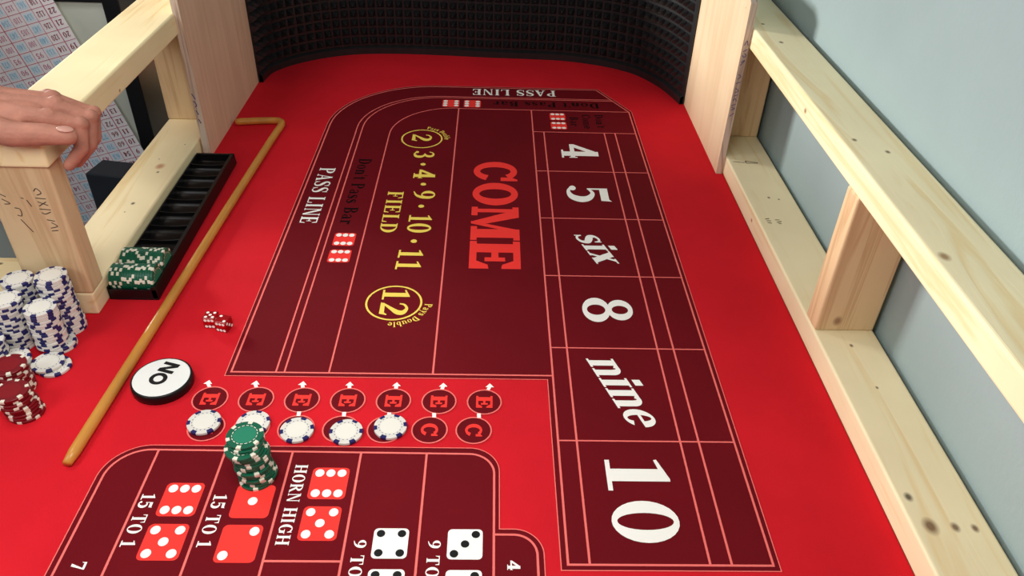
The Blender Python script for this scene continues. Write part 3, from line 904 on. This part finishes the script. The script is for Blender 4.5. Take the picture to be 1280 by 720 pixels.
# ---- ON puck
PR = 0.0345
prof = [(0, 0), (PR - 0.001, 0), (PR, 0.001), (PR + 0.0006, 0.0065), (PR, 0.012), (PR - 0.0008, 0.0128), (0, 0.0128)]
v_, f_ = lathe(prof, 56)
puck = mesh('marker_puck', v_, f_, 'puck_black', None, True)
puck.location = (-0.4650, 0.2405, 0.0)
tag(puck, 'black puck with white face reading ON beside the stick', 'puck')
v_, f_ = lathe([(0, 0.0128), (PR - 0.0022, 0.0128), (PR - 0.0030, 0.0133), (0, 0.0133)], 56)
mesh('white_face', v_, f_, 'puck_white', puck)
d_ = Vector((0.30, 0.954)).normalized()
u_ = Vector((-d_.y, d_.x))
N_ = g_rect(0, 0, 0.25, 1) + g_rect(0.65, 0, 0.90, 1) + g_poly((0, 1), (0.27, 1), (0.90, 0), (0.63, 0))
O_ = g_ring(0.5, 0.5, 0.52, 0.52, 0.25, 0.25, n=36)
for ps, st, sc_ in ((O_, -0.0158, 0.0192), (N_, 0.0052, 0.0192)):
    v2, fs = merge(ps)
    vs_ = []
    for a, b_ in v2:
        q = d_ * (st + a * sc_) + u_ * ((b_ - 0.5) * sc_ * 1.05) + Vector((-0.0005, 0.0025))
        vs_.append((q.x, q.y, 0.0135))
    mesh('letter', vs_, fs, 'ink', puck)


# ---- two dice
def make_die(c, ang, s, top, front, right, label):
    bm = bmesh.new()
    bmesh.ops.create_cube(bm, size=s)
    bmesh.ops.bevel(bm, geom=list(bm.edges), offset=s * 0.05, segments=2, profile=0.5, affect='EDGES')
    o = from_bm('die', bm, 'resin', None)
    o.location = (c[0], c[1], s / 2)
    o.rotation_euler = (0, 0, ang)
    tag(o, label, 'die', 'pair of red dice')
    h = s / 2 + 0.00012
    P6 = [(-0.55, -0.6), (0, -0.6), (0.55, -0.6), (-0.55, 0.6), (0, 0.6), (0.55, 0.6)]
    P = {1: [(0, 0)], 2: [(-0.55, 0.55), (0.55, -0.55)], 3: [(-0.55, 0.55), (0, 0), (0.55, -0.55)], 4: [(-.55, -.55), (.55, -.55), (-.55, .55), (.55, .55)],
         5: [(-.55, -.55), (.55, -.55), (-.55, .55), (.55, .55), (0, 0)], 6: P6}
    fr = {'top': (Vector((1, 0, 0)), Vector((0, 1, 0)), Vector((0, 0, 1)), top), 'bottom': (Vector((1, 0, 0)), Vector((0, -1, 0)), Vector((0, 0, -1)), 7 - top),
          'front': (Vector((1, 0, 0)), Vector((0, 0, 1)), Vector((0, -1, 0)), front), 'back': (Vector((-1, 0, 0)), Vector((0, 0, 1)), Vector((0, 1, 0)), 7 - front),
          'right': (Vector((0, 1, 0)), Vector((0, 0, 1)), Vector((1, 0, 0)), right), 'left': (Vector((0, -1, 0)), Vector((0, 0, 1)), Vector((-1, 0, 0)), 7 - right)}
    for u, v, n, k in fr.values():
        for (a, b_) in P[k]:
            ctr = (u * a + v * b_) * s / 2 + n * h
            r = s * 0.125
            vs_ = [ctr + (u * math.cos(t * PI / 7) + v * math.sin(t * PI / 7)) * r for t in range(14)]
            mesh('pip', vs_, [tuple(range(14))], 'white_print', o)


make_die((-0.4405, 0.3545), math.radians(-3), 0.0162, 5, 6, 3, 'clear red die showing five, left of the pair by the stick')
make_die((-0.4226, 0.3470), math.radians(-14), 0.0162, 2, 6, 3, 'clear red die showing two, right of the pair by the stick')

# ------------------------------------------------------------------ chips
CR, CT = 0.0186, 0.0034


def chip_parts(kind):
    prof = [(0, 0), (CR - 0.0004, 0), (CR, 0.0004), (CR, CT - 0.0004), (CR - 0.0004, CT), (0, CT)]
    v_, f_ = lathe(prof, 40)
    me = bpy.data.meshes.new('poker_chip')
    me.from_pydata(v_, [], f_)
    me.materials.append(M['chip_' + kind])
    vs_, fs = [], []
    hw = 11.0 if kind == 'white' else 8.0
    e = 0.00013
    for k in range(6):
        base = len(vs_)
        ns = 4
        for i in range(ns + 1):
            a = math.radians(60 * k - hw + 2 * hw * i / ns)
            c, s = math.cos(a), math.sin(a)
            for r, z in ((0.0148, CT + e), (CR - 0.0003, CT + e), (CR + e, CT - 0.0004), (CR + e, 0.0004), (CR - 0.0003, -e), (0.0148, -e)):
                vs_.append((r * c, r * s, z))
        for i in range(ns):
            for j in range(5):
                p0 = base + i * 6 + j
                fs.append((p0, p0 + 1, p0 + 7, p0 + 6))
    mi = bpy.data.meshes.new('edge_inserts')
    mi.from_pydata(vs_, [], fs)
    mi.materials.append(M['chip_blue' if kind == 'white' else 'chip_spot'])
    # face: inlay disc and a ring of dashes
    ml = bpy.data.meshes.new('face_inlay')
    v_, f_ = lathe([(0, CT), (0.0116, CT), (0.0116, CT + 0.0001), (0, CT + 0.0001)], 32)
    ml.from_pydata(v_, [], f_)
    ml.materials.append(M['chip_label_' + kind])
    vs_, fs = [], []
    nd = 18
    for k in range(nd):
        a0, a1 = 2 * PI * k / nd, 2 * PI * (k + (0.62 if kind != 'white' else 0.3)) / nd
        b0 = len(vs_)
        for i in range(4):
            a = a0 + (a1 - a0) * i / 3
            for r in ((0.0122, 0.0130) if kind != 'white' else (0.0126, 0.0134)):
                vs_.append((r * math.cos(a), r * math.sin(a), CT + 0.00015))
        for i in range(3):
            fs.append((b0 + 2 * i, b0 + 2 * i + 1, b0 + 2 * i + 3, b0 + 2 * i + 2))
    md = bpy.data.meshes.new('dash_ring')
    md.from_pydata(vs_, [], fs)
    md.materials.append(M['chip_blue' if kind == 'white' else 'chip_spot'])
    for k in (me,):
        for p in k.polygons:
            p.use_smooth = False
    return me, mi, ml, md


CHIP = {k: chip_parts(k) for k in ('white', 'green', 'red')}


def chip(kind, loc, rot, label, group, face=False, mode='XYZ'):
    me, mi, ml, md = CHIP[kind]
    o = bpy.data.objects.new('poker_chip', me)
    COL.objects.link(o)
    o.location = loc
    o.rotation_mode = mode
    o.rotation_euler = rot
    tag(o, label, 'poker chip', group)
    for nm, q in [('edge_inserts', mi)] + (([('face_inlay', ml)] + ([('dash_ring', md)] if kind != 'red' else [])) if face else []):
        c = bpy.data.objects.new(nm, q)
        COL.objects.link(c)
        c.parent = o
    return o


ORD = ['top', 'second', 'third', 'fourth', 'fifth', 'sixth', 'seventh', 'eighth', 'ninth', 'tenth', 'eleventh', 'twelfth', 'thirteenth', 'fourteenth', 'fifteenth', 'sixteenth',
       'seventeenth', 'eighteenth', 'nineteenth', 'twentieth', 'twenty-first', 'twenty-second', 'twenty-third', 'twenty-fourth', 'twenty-fifth', 'twenty-sixth', 'twenty-seventh', 'twenty-eighth']
STEP = CT + 0.0003


def stack(kind, base, top, n, where, group, jit=0.0012, shifts=None, topdeg=None):
    """n chips from base (x, y) leaning evenly to top (x, y)"""
    for i in range(n):
        t = i / max(1, n - 1)
        x = base[0] + (top[0] - base[0]) * t + random.uniform(-jit, jit)
        y = base[1] + (top[1] - base[1]) * t + random.uniform(-jit, jit)
        if shifts and i in shifts:
            x += shifts[i][0]; y += shifts[i][1]
        k = n - 1 - i
        lab = ('top ' + kind + ' chip of ' + where) if k == 0 else ('bottom ' + kind + ' chip of ' + where) if i == 0 else (kind + ' chip, ' + ORD[k] + ' from the top of ' + where)
        rz = random.uniform(0, PI / 3)
        if k == 0 and topdeg is not None:
            rz = math.radians(topdeg)
        chip(kind, (x, y, 0.0003 + i * STEP), (0, 0, rz), lab, group, k < 2 or bool(shifts and (i in shifts or i - 1 in shifts)))


# single white chips on the C circles
for i, (x, y, a, lab) in enumerate([(-0.3985, 0.1780, 8, 'white chip with navy edge spots, leftmost on the betting circles'),
                                    (-0.3435, 0.1775, 20, 'white chip partly hidden behind the green chip stack'),
                                    (-0.2925, 0.1675, 14, 'white chip on a betting circle, just right of the green stack'),
                                    (-0.2375, 0.1655, 2, 'white chip sitting low in its circle, second from the right'),
                                    (-0.1890, 0.1740, 10, 'white chip rightmost of the row, next to the bare C circles')]):
    chip('white', (x, y, 0.0013), (0, 0, math.radians(a)), lab, 'white chips on the betting circles', True)

# leaning green stack on the proposition box
gs = {15: (-0.0035, 0.004), 14: (-0.0035, 0.002), 13: (-0.0045, -0.004), 12: (-0.0035, -0.003), 6: (-0.001, -0.002), 1: (0.003, 0.001), 2: (0.002, 0.0015)}
stack('green', (-0.3205, 0.1035), (-0.3225, 0.1045), 16, 'the leaning green stack', 'green chips stacked on the layout', 0.0011, gs, 24)

# white stacks and red stacks at the left edge
WG = 'white chips stacked by the left post'
stack('white', (-0.6630, 0.3500), (-0.6640, 0.3500), 20, 'the back left white stack by the post', WG, 0.0009)
stack('white', (-0.6170, 0.3440), (-0.6215, 0.3470), 22, 'the tallest white stack against the post', WG, 0.0010)
stack('white', (-0.6655, 0.3110), (-0.6640, 0.3120), 19, 'the glaring white stack at the left edge', WG, 0.0010)
stack('white', (-0.6215, 0.3065), (-0.6215, 0.3075), 17, 'the front right white stack before the post', WG, 0.0009, {0: (0.006, 0.003), 1: (0.006, 0.003)})
stack('white', (-0.6760, 0.2725), (-0.6760, 0.2725), 10, 'the white stack cut off by the left edge', WG, 0.0010)
stack('white', (-0.6510, 0.2690), (-0.6500, 0.2700), 4, 'the low white stack behind the red chips', WG, 0.0008, None)
stack('white', (-0.6040, 0.2680), (-0.6125, 0.2710), 2, 'the white pair beside the red stacks', 'pair of white chips by the red stacks', 0.0)
RG = 'red chips stacked at the left edge'
stack('red', (-0.6285, 0.2310), (-0.6300, 0.2330), 10, 'the rear red stack', RG, 0.0012)
stack('red', (-0.6010, 0.1940), (-0.6120, 0.1945), 9, 'the front red stack', RG, 0.0016)

# ------------------------------------------------------------------ chip tray
tx0, tx1, ty0, ty1 = -0.5915, -0.5265, 0.404, 0.796
tray = empty('chip_tray', ((tx0 + tx1) / 2, (ty0 + ty1) / 2, 0.0))
tag(tray, 'long black plastic chip tray with dividers beside the left rail', 'tray')
TZ = 0.021
box('tray_floor', (tx0, ty0, 0.0004), (tx1, ty1, 0.003), 'plastic', tray, 0.0005)
box('side_wall', (tx0, ty0, 0.003), (tx0 + 0.0022, ty1, TZ), 'plastic', tray, 0.0006)
# right-hand wall is thick and slopes outward
vs_ = [(tx1 - 0.0065, ty0, TZ), (tx1 - 0.0015, ty0, TZ), (tx1 + 0.0010, ty0, 0.003), (tx1 - 0.0065, ty0, 0.003)]
vs_ += [(a, ty1, c) for a, b_, c in vs_]
mesh('side_wall', vs_, [(0, 1, 2, 3), (7, 6, 5, 4), (0, 4, 5, 1), (1, 5, 6, 2), (2, 6, 7, 3), (3, 7, 4, 0)], 'plastic', tray)
box('end_wall', (tx0, ty0, 0.003), (tx1, ty0 + 0.003, TZ - 0.004), 'plastic', tray, 0.0006)
box('end_wall', (tx0, ty1 - 0.004, 0.003), (tx1, ty1, TZ), 'plastic', tray, 0.0006)
NS = 10
cell = (ty1 - ty0 - 0.003) / NS
for k in range(1, NS):
    y = ty0 + 0.003 + k * cell
    # a divider with a dished top edge
    n = 10
    prof = [(tx0 + 0.002 + (tx1 - tx0 - 0.0085) * i / n, TZ - 0.001 - 0.002 * math.sin(PI * i / n)) for i in range(n + 1)]
    vs_ = []
    for yy in (y - 0.0009, y + 0.0009):
        vs_ += [(a, yy, z) for a, z in prof] + [(a, yy, 0.003) for a, z in prof]
    m_ = n + 1
    fs = []
    for i in range(n):
        fs += [(i, i + 1, m_ + i + 1, m_ + i), (2 * m_ + i, 3 * m_ + i, 3 * m_ + i + 1, 2 * m_ + i + 1), (i, 2 * m_ + i, 2 * m_ + i + 1, i + 1)]
    mesh('divider', vs_, fs, 'plastic', tray)
    # curved bottom of the compartment
for k in range(NS):
    y = ty0 + 0.003 + (k + 0.5) * cell
    vs_, fs = [], []
    for i in range(9):
        a = PI * (1 + i / 8)
        yy, zz = y + (cell / 2 - 0.001) * math.cos(a), 0.0125 + 0.009 * math.sin(a)
        vs_ += [(tx0 + 0.0022, yy, zz), (tx1 - 0.0065, yy, zz)]
    for i in range(8):
        fs.append((2 * i, 2 * i + 1, 2 * i + 3, 2 * i + 2))
    mesh('trough', vs_, fs, 'plastic', tray, True)
for row, (k, nm, n) in enumerate(((0, 'nearer', 17), (1, 'farther', 17))):
    y = ty0 + 0.003 + (k + 0.5) * cell
    for i in range(n):
        x = tx0 + 0.0028 + i * (CT + 0.00002)
        lab = 'green chip on edge, ' + ('leftmost' if i == 0 else 'rightmost' if i == n - 1 else ORD[i] + ' from the left') + ' in the ' + nm + ' row of the black tray'
        chip('green', (x, y + random.uniform(-.0003, .0003), 0.0036 + CR + 0.0002), (0, PI / 2, random.uniform(0, PI / 3)), lab, 'green chips racked in the black tray', i == n - 1, 'ZYX')

# ================================================================== BEHIND THE LEFT RAIL
BY = 1.05
board = empty('framed_board', (-1.15, BY, FLOOR_Z))
tag(board, 'pale upright board in a black frame standing behind the left rail', 'board')
bx0, bx1, bz1 = -1.50, -0.805, 0.196
box('pane', (bx0, BY + 0.002, FLOOR_Z + 0.04), (bx1, BY + 0.012, bz1), 'board', board, 0)
box('frame_side', (bx1, BY - 0.006, FLOOR_Z), (bx1 + 0.032, BY + 0.20, bz1 + 0.035), 'frame', board, 0.002)
box('frame_side', (bx0 - 0.032, BY - 0.006, FLOOR_Z), (bx0, BY + 0.05, bz1 + 0.035), 'frame', board, 0.002)
box('frame_top', (bx0, BY - 0.006, bz1), (bx1, BY + 0.05, bz1 + 0.035), 'frame', board, 0.002)
box('frame_bottom', (bx0, BY - 0.006, FLOOR_Z), (bx1, BY + 0.05, FLOOR_Z + 0.04), 'frame', board, 0.002)

# the multiplication chart, stuck on askew and upside down
e1 = Vector((0.2835, 0, -0.959))            # down the sheet's right-hand edge
e2 = Vector((0.959, 0, 0.2835))             # along a row, to the right
ROW = 0.02290
p22 = Vector((-0.8830, BY - 0.0085, 0.1735))   # right edge, lower line of the row that starts 22


def cpt(c, r):
    """c to the left of the right edge, r down from the lower line of row 22 (metres)"""
    return p22 - e2 * c + e1 * r


TOPR, BOTR = -8 * ROW, 21 * ROW
cols = [0.0, 0.0235] + [0.0235 + 0.0245 * k for k in range(1, 16)]
WID = cols[-1]
cs = [cpt(0, TOPR), cpt(WID, TOPR), cpt(WID, BOTR), cpt(0, BOTR)]
vs_ = cs + [c + Vector((0, 0.0012, 0)) for c in cs]
chart = mesh('number_chart', vs_, [(0, 1, 2, 3), (7, 6, 5, 4), (0, 4, 5, 1), (1, 5, 6, 2), (2, 6, 7, 3), (3, 7, 4, 0)], 'paper')
tag(chart, 'white sheet with a red grid of handwritten numbers, hung askew behind the left rail', 'chart')


def cface(name, polys, mat, off):
    v2, fs = (merge if name == 'grid_lines' else plain)(polys)
    mesh(name, [cpt(a, b_) - Vector((0, off, 0)) for a, b_ in v2], fs, mat, chart)


gl = []
for k in range(-8, 22):
    w = 0.0009
    gl.append([(0, k * ROW - w / 2), (WID, k * ROW - w / 2), (WID, k * ROW + w / 2), (0, k * ROW + w / 2)])
for i, c in enumerate(cols[1:]):
    w = 0.0008 if i % 4 else 0.0016
    gl.append([(c - w / 2, TOPR), (c + w / 2, TOPR), (c + w / 2, BOTR), (c - w / 2, BOTR)])
cface('grid_lines', gl, 'grid', 0.0006)
mult = [1, 6, 7, 5, 7, 5, 9, 2, 3, 4, 8, 10, 11, 12, 13, 14]
for ci in range(len(cols) - 1):
    blue = ci in (2, 4, 6, 8, 10, 12, 14)
    if blue:
        a, b_ = cols[ci] + 0.003, cols[ci + 1] - 0.003
        cface('blue_cells', [[(a, k * ROW - ROW + 0.003), (b_, k * ROW - ROW + 0.003), (b_, k * ROW - 0.003), (a, k * ROW - 0.003)] for k in range(-7, 22)], 'paper_blue', 0.0003)
    polys = []
    for n in range(2, 30):
        k = 22 - n                 # rows below the lower line of 22
        s = str(n * mult[ci])
        ps, w = lettering(s, 0.1)
        hh = 0.0105
        sx = min(0.0150, 0.0070 * len(s)) / w
        cm, rm = (cols[ci] + cols[ci + 1]) / 2, k * ROW - ROW / 2
        # upside down: letters run leftwards, their tops point down the sheet
        for p in ps:
            polys.append([(cm + (a - w / 2) * sx, rm + (b_ - 0.5) * hh) for a, b_ in p])
    cface('numbers', polys, 'chart_dark' if ci < 2 else 'chart_cyan' if blue else 'chart_pink', 0.0008)

# charcoal tower in front of the board
bm = bmesh.new()
bmesh.ops.create_cube(bm, size=1.0)
for v in bm.verts:
    v.co = Vector((v.co.x * 0.13, v.co.y * 0.062, (v.co.z + 0.5) * (-0.10 - FLOOR_Z)))
bmesh.ops.bevel(bm, geom=list(bm.edges), offset=0.003, segments=2, profile=0.5, affect='EDGES')
tw = from_bm('storage_tower', bm, 'tower')
tw.location = (-0.806, 0.952, FLOOR_Z)
tw.rotation_euler = (0, 0, math.radians(-10))
tag(tw, 'dark charcoal box standing behind the lower left rail', 'box')


# ================================================================== PERSON
def capsule_bm(bm, a, b_, ra, rb, n=14):
    """tapered capsule, closed, appended to a bmesh"""
    a, b_ = Vector(a), Vector(b_)
    t = (b_ - a).normalized()
    u = t.orthogonal().normalized()
    w = t.cross(u)
    rings = []
    for ang in (-80, -55, -30, 0):
        s = math.radians(ang)
        rings.append((a + t * ra * math.sin(s), ra * math.cos(s)))
    for ang in (0, 30, 55, 80):
        s = math.radians(ang)
        rings.append((b_ + t * rb * math.sin(s), rb * math.cos(s)))
    vr = []
    for c, r in rings:
        vr.append([bm.verts.new(c + r * (math.cos(2 * PI * k / n) * u + math.sin(2 * PI * k / n) * w)) for k in range(n)])
    for A, B in zip(vr, vr[1:]):
        for k in range(n):
            bm.faces.new((A[k], A[(k + 1) % n], B[(k + 1) % n], B[k]))
    bm.faces.new(vr[0][::-1])
    bm.faces.new(vr[-1])


def ellip_bm(bm, c, r, rot=None):
    g = bmesh.ops.create_uvsphere(bm, u_segments=20, v_segments=12, radius=1.0)
    mtx = Matrix.Translation(c) @ (rot.to_matrix().to_4x4() if rot else Matrix.Identity(4)) @ Matrix.Diagonal((r[0], r[1], r[2], 1))
    for v in g['verts']:
        v.co = mtx @ v.co


def fuse(name, bm, voxel, smooth_it, mat, parent):
    """voxel-fuse overlapping forms into one continuous skin"""
    me = bpy.data.meshes.new(name)
    bmesh.ops.recalc_face_normals(bm, faces=list(bm.faces))
    bm.to_mesh(me)
    bm.free()
    tmp = bpy.data.objects.new('tmp_fuse', me)
    COL.objects.link(tmp)
    r = tmp.modifiers.new('r', 'REMESH')
    r.mode = 'VOXEL'
    r.voxel_size = voxel
    s = tmp.modifiers.new('s', 'SMOOTH')
    s.factor = 0.5
    s.iterations = smooth_it
    bpy.context.view_layer.update()
    dg = bpy.context.evaluated_depsgraph_get()
    me2 = bpy.data.meshes.new_from_object(tmp.evaluated_get(dg))
    bpy.data.objects.remove(tmp)
    me2.materials.clear()
    me2.materials.append(M[mat])
    for p in me2.polygons:
        p.use_smooth = True
    me2.name = name
    return put(bpy.data.objects.new(name, me2), parent)


person = empty('person', (-1.06, 0.66, FLOOR_Z))
tag(person, 'person at the left resting a bare hand on the end of the upper rail', 'person')
bm = bmesh.new()
fingers = [  # mcp, pip, dip, tip, radii
    ([(-0.5835, 0.3915, 0.2690), (-0.5565, 0.4020, 0.2570), (-0.5570, 0.3920, 0.2320), (-0.5735, 0.3850, 0.2135)], (0.0112, 0.0092, 0.0080, 0.0068)),
    ([(-0.5850, 0.4160, 0.2730), (-0.5535, 0.4215, 0.2570), (-0.5555, 0.4110, 0.2280), (-0.5735, 0.4030, 0.2080)], (0.0112, 0.0092, 0.0080, 0.0068)),
    ([(-0.5970, 0.4350, 0.2720), (-0.5590, 0.4420, 0.2530), (-0.5595, 0.4320, 0.2260), (-0.5740, 0.4240, 0.2090)], (0.0104, 0.0085, 0.0075, 0.0064)),
    ([(-0.6110, 0.4515, 0.2660), (-0.5740, 0.4580, 0.2480), (-0.5690, 0.4490, 0.2290), (-0.5745, 0.4420, 0.2150)], (0.0092, 0.0076, 0.0068, 0.0060)),
]
W0 = Vector((-0.668, 0.402, 0.279))
for pts, rr in fingers:
    for i in range(3):
        capsule_bm(bm, pts[i], pts[i + 1], rr[i], rr[i + 1])
    capsule_bm(bm, W0 + Vector((0.01, (pts[0][1] - 0.41) * 0.5, 0.0)), pts[0], 0.0145, rr[0] * 0.92)          # metacarpal
    ellip_bm(bm, Vector(pts[0]) + Vector((0.001, 0, 0.0035)), (0.0105, 0.0088, 0.0092))                # knuckle
    ellip_bm(bm, Vector(pts[1]) + Vector((0.002, 0, 0.0015)), (rr[1], rr[1] * 0.98, rr[1]))
# thumb along the near end of the rail
th = [(-0.648, 0.368, 0.2720), (-0.6080, 0.3540, 0.2670), (-0.5720, 0.3585, 0.2655), (-0.5500, 0.3610, 0.2625)]
tr = (0.0172, 0.0143, 0.0121, 0.0100)
for i in range(3):
    capsule_bm(bm, th[i], th[i + 1], tr[i], tr[i + 1])
ellip_bm(bm, (-0.630, 0.404, 0.272), (0.042, 0.034, 0.0145))
ellip_bm(bm, (-0.628, 0.368, 0.266), (0.028, 0.015, 0.013))
# wrist and forearm
capsule_bm(bm, W0, (-0.74, 0.408, 0.296), 0.0200, 0.0230)
capsule_bm(bm, (W0.x, W0.y + 0.010, W0.z), (-0.74, 0.420, 0.296), 0.0190, 0.0230)
capsule_bm(bm, (-0.74, 0.412, 0.296), (-0.90, 0.47, 0.362), 0.0265, 0.0370)
hand = fuse('hand', bm, 0.0014, 4, 'skin', person)
tag(hand, 'bare left hand curled over the rail')
bm = bmesh.new()
ellip_bm(bm, (-0.5500, 0.3595, 0.2718), (0.0088, 0.0068, 0.0024), Matrix.Rotation(math.radians(12), 3, 'Z').to_quaternion() @ Matrix.Rotation(math.radians(12), 3, 'Y').to_quaternion())
from_bm('thumb_nail', bm, 'nail', hand, True)

# clothed body, standing beyond the left edge of the frame
bm = bmesh.new()
hipz = 0.10
capsule_bm(bm, (-1.08, 0.56, hipz), (-1.06, 0.53, -0.28), 0.085, 0.060)
capsule_bm(bm, (-1.06, 0.53, -0.28), (-1.09, 0.52, FLOOR_Z + 0.07), 0.060, 0.050)
capsule_bm(bm, (-1.08, 0.74, hipz), (-1.06, 0.77, -0.28), 0.085, 0.060)
capsule_bm(bm, (-1.06, 0.77, -0.28), (-1.09, 0.77, FLOOR_Z + 0.07), 0.060, 0.050)
ellip_bm(bm, (-1.09, 0.65, 0.13), (0.10, 0.16, 0.10))
fuse('jeans', bm, 0.010, 4, 'denim', person)
bm = bmesh.new()
ellip_bm(bm, (-1.09, 0.65, 0.30), (0.105, 0.155, 0.20))
ellip_bm(bm, (-1.10, 0.65, 0.48), (0.105, 0.18, 0.14))
capsule_bm(bm, (-1.10, 0.50, 0.54), (-1.06, 0.46, 0.40), 0.058, 0.048)
capsule_bm(bm, (-1.10, 0.80, 0.54), (-1.14, 0.86, 0.28), 0.058, 0.045)
capsule_bm(bm, (-1.06, 0.46, 0.40), (-0.95, 0.475, 0.375), 0.050, 0.047)
fuse('shirt', bm, 0.010, 4, 'shirt', person)
bm = bmesh.new()
capsule_bm(bm, (-1.10, 0.65, 0.56), (-1.085, 0.65, 0.68), 0.052, 0.050)
ellip_bm(bm, (-1.07, 0.65, 0.765), (0.083, 0.067, 0.100))
ellip_bm(bm, (-1.045, 0.65, 0.715), (0.050, 0.048, 0.045))
ellip_bm(bm, (-0.985, 0.65, 0.755), (0.018, 0.012, 0.016))
ellip_bm(bm, (-1.08, 0.585, 0.76), (0.014, 0.008, 0.024))
ellip_bm(bm, (-1.08, 0.715, 0.76), (0.014, 0.008, 0.024))
capsule_bm(bm, (-1.14, 0.86, 0.28), (-1.06, 0.87, 0.08), 0.038, 0.026)
head = fuse('head_and_arm', bm, 0.006, 3, 'skin', person)
for sy in (-1, 1):
    bm = bmesh.new()
    ellip_bm(bm, (-1.000, 0.65 + sy * 0.027, 0.775), (0.010, 0.012, 0.007))
    from_bm('eye', bm, 'puck_white', head, True)
bm = bmesh.new()
ellip_bm(bm, (-0.997, 0.65, 0.722), (0.008, 0.022, 0.005))
from_bm('mouth', bm, 'nail', head, True)
bm = bmesh.new()
ellip_bm(bm, (-1.085, 0.65, 0.79), (0.088, 0.073, 0.092))
from_bm('hair', bm, 'hair', head, True)
for y in (0.52, 0.77):
    bm = bmesh.new()
    capsule_bm(bm, (-1.10, y, FLOOR_Z + 0.04), (-0.96, y, FLOOR_Z + 0.035), 0.04, 0.034)
    fuse('shoe', bm, 0.008, 2, 'plastic', person)

for o in list(bpy.data.objects):
    if '_at_base' in o:
        del o['_at_base']
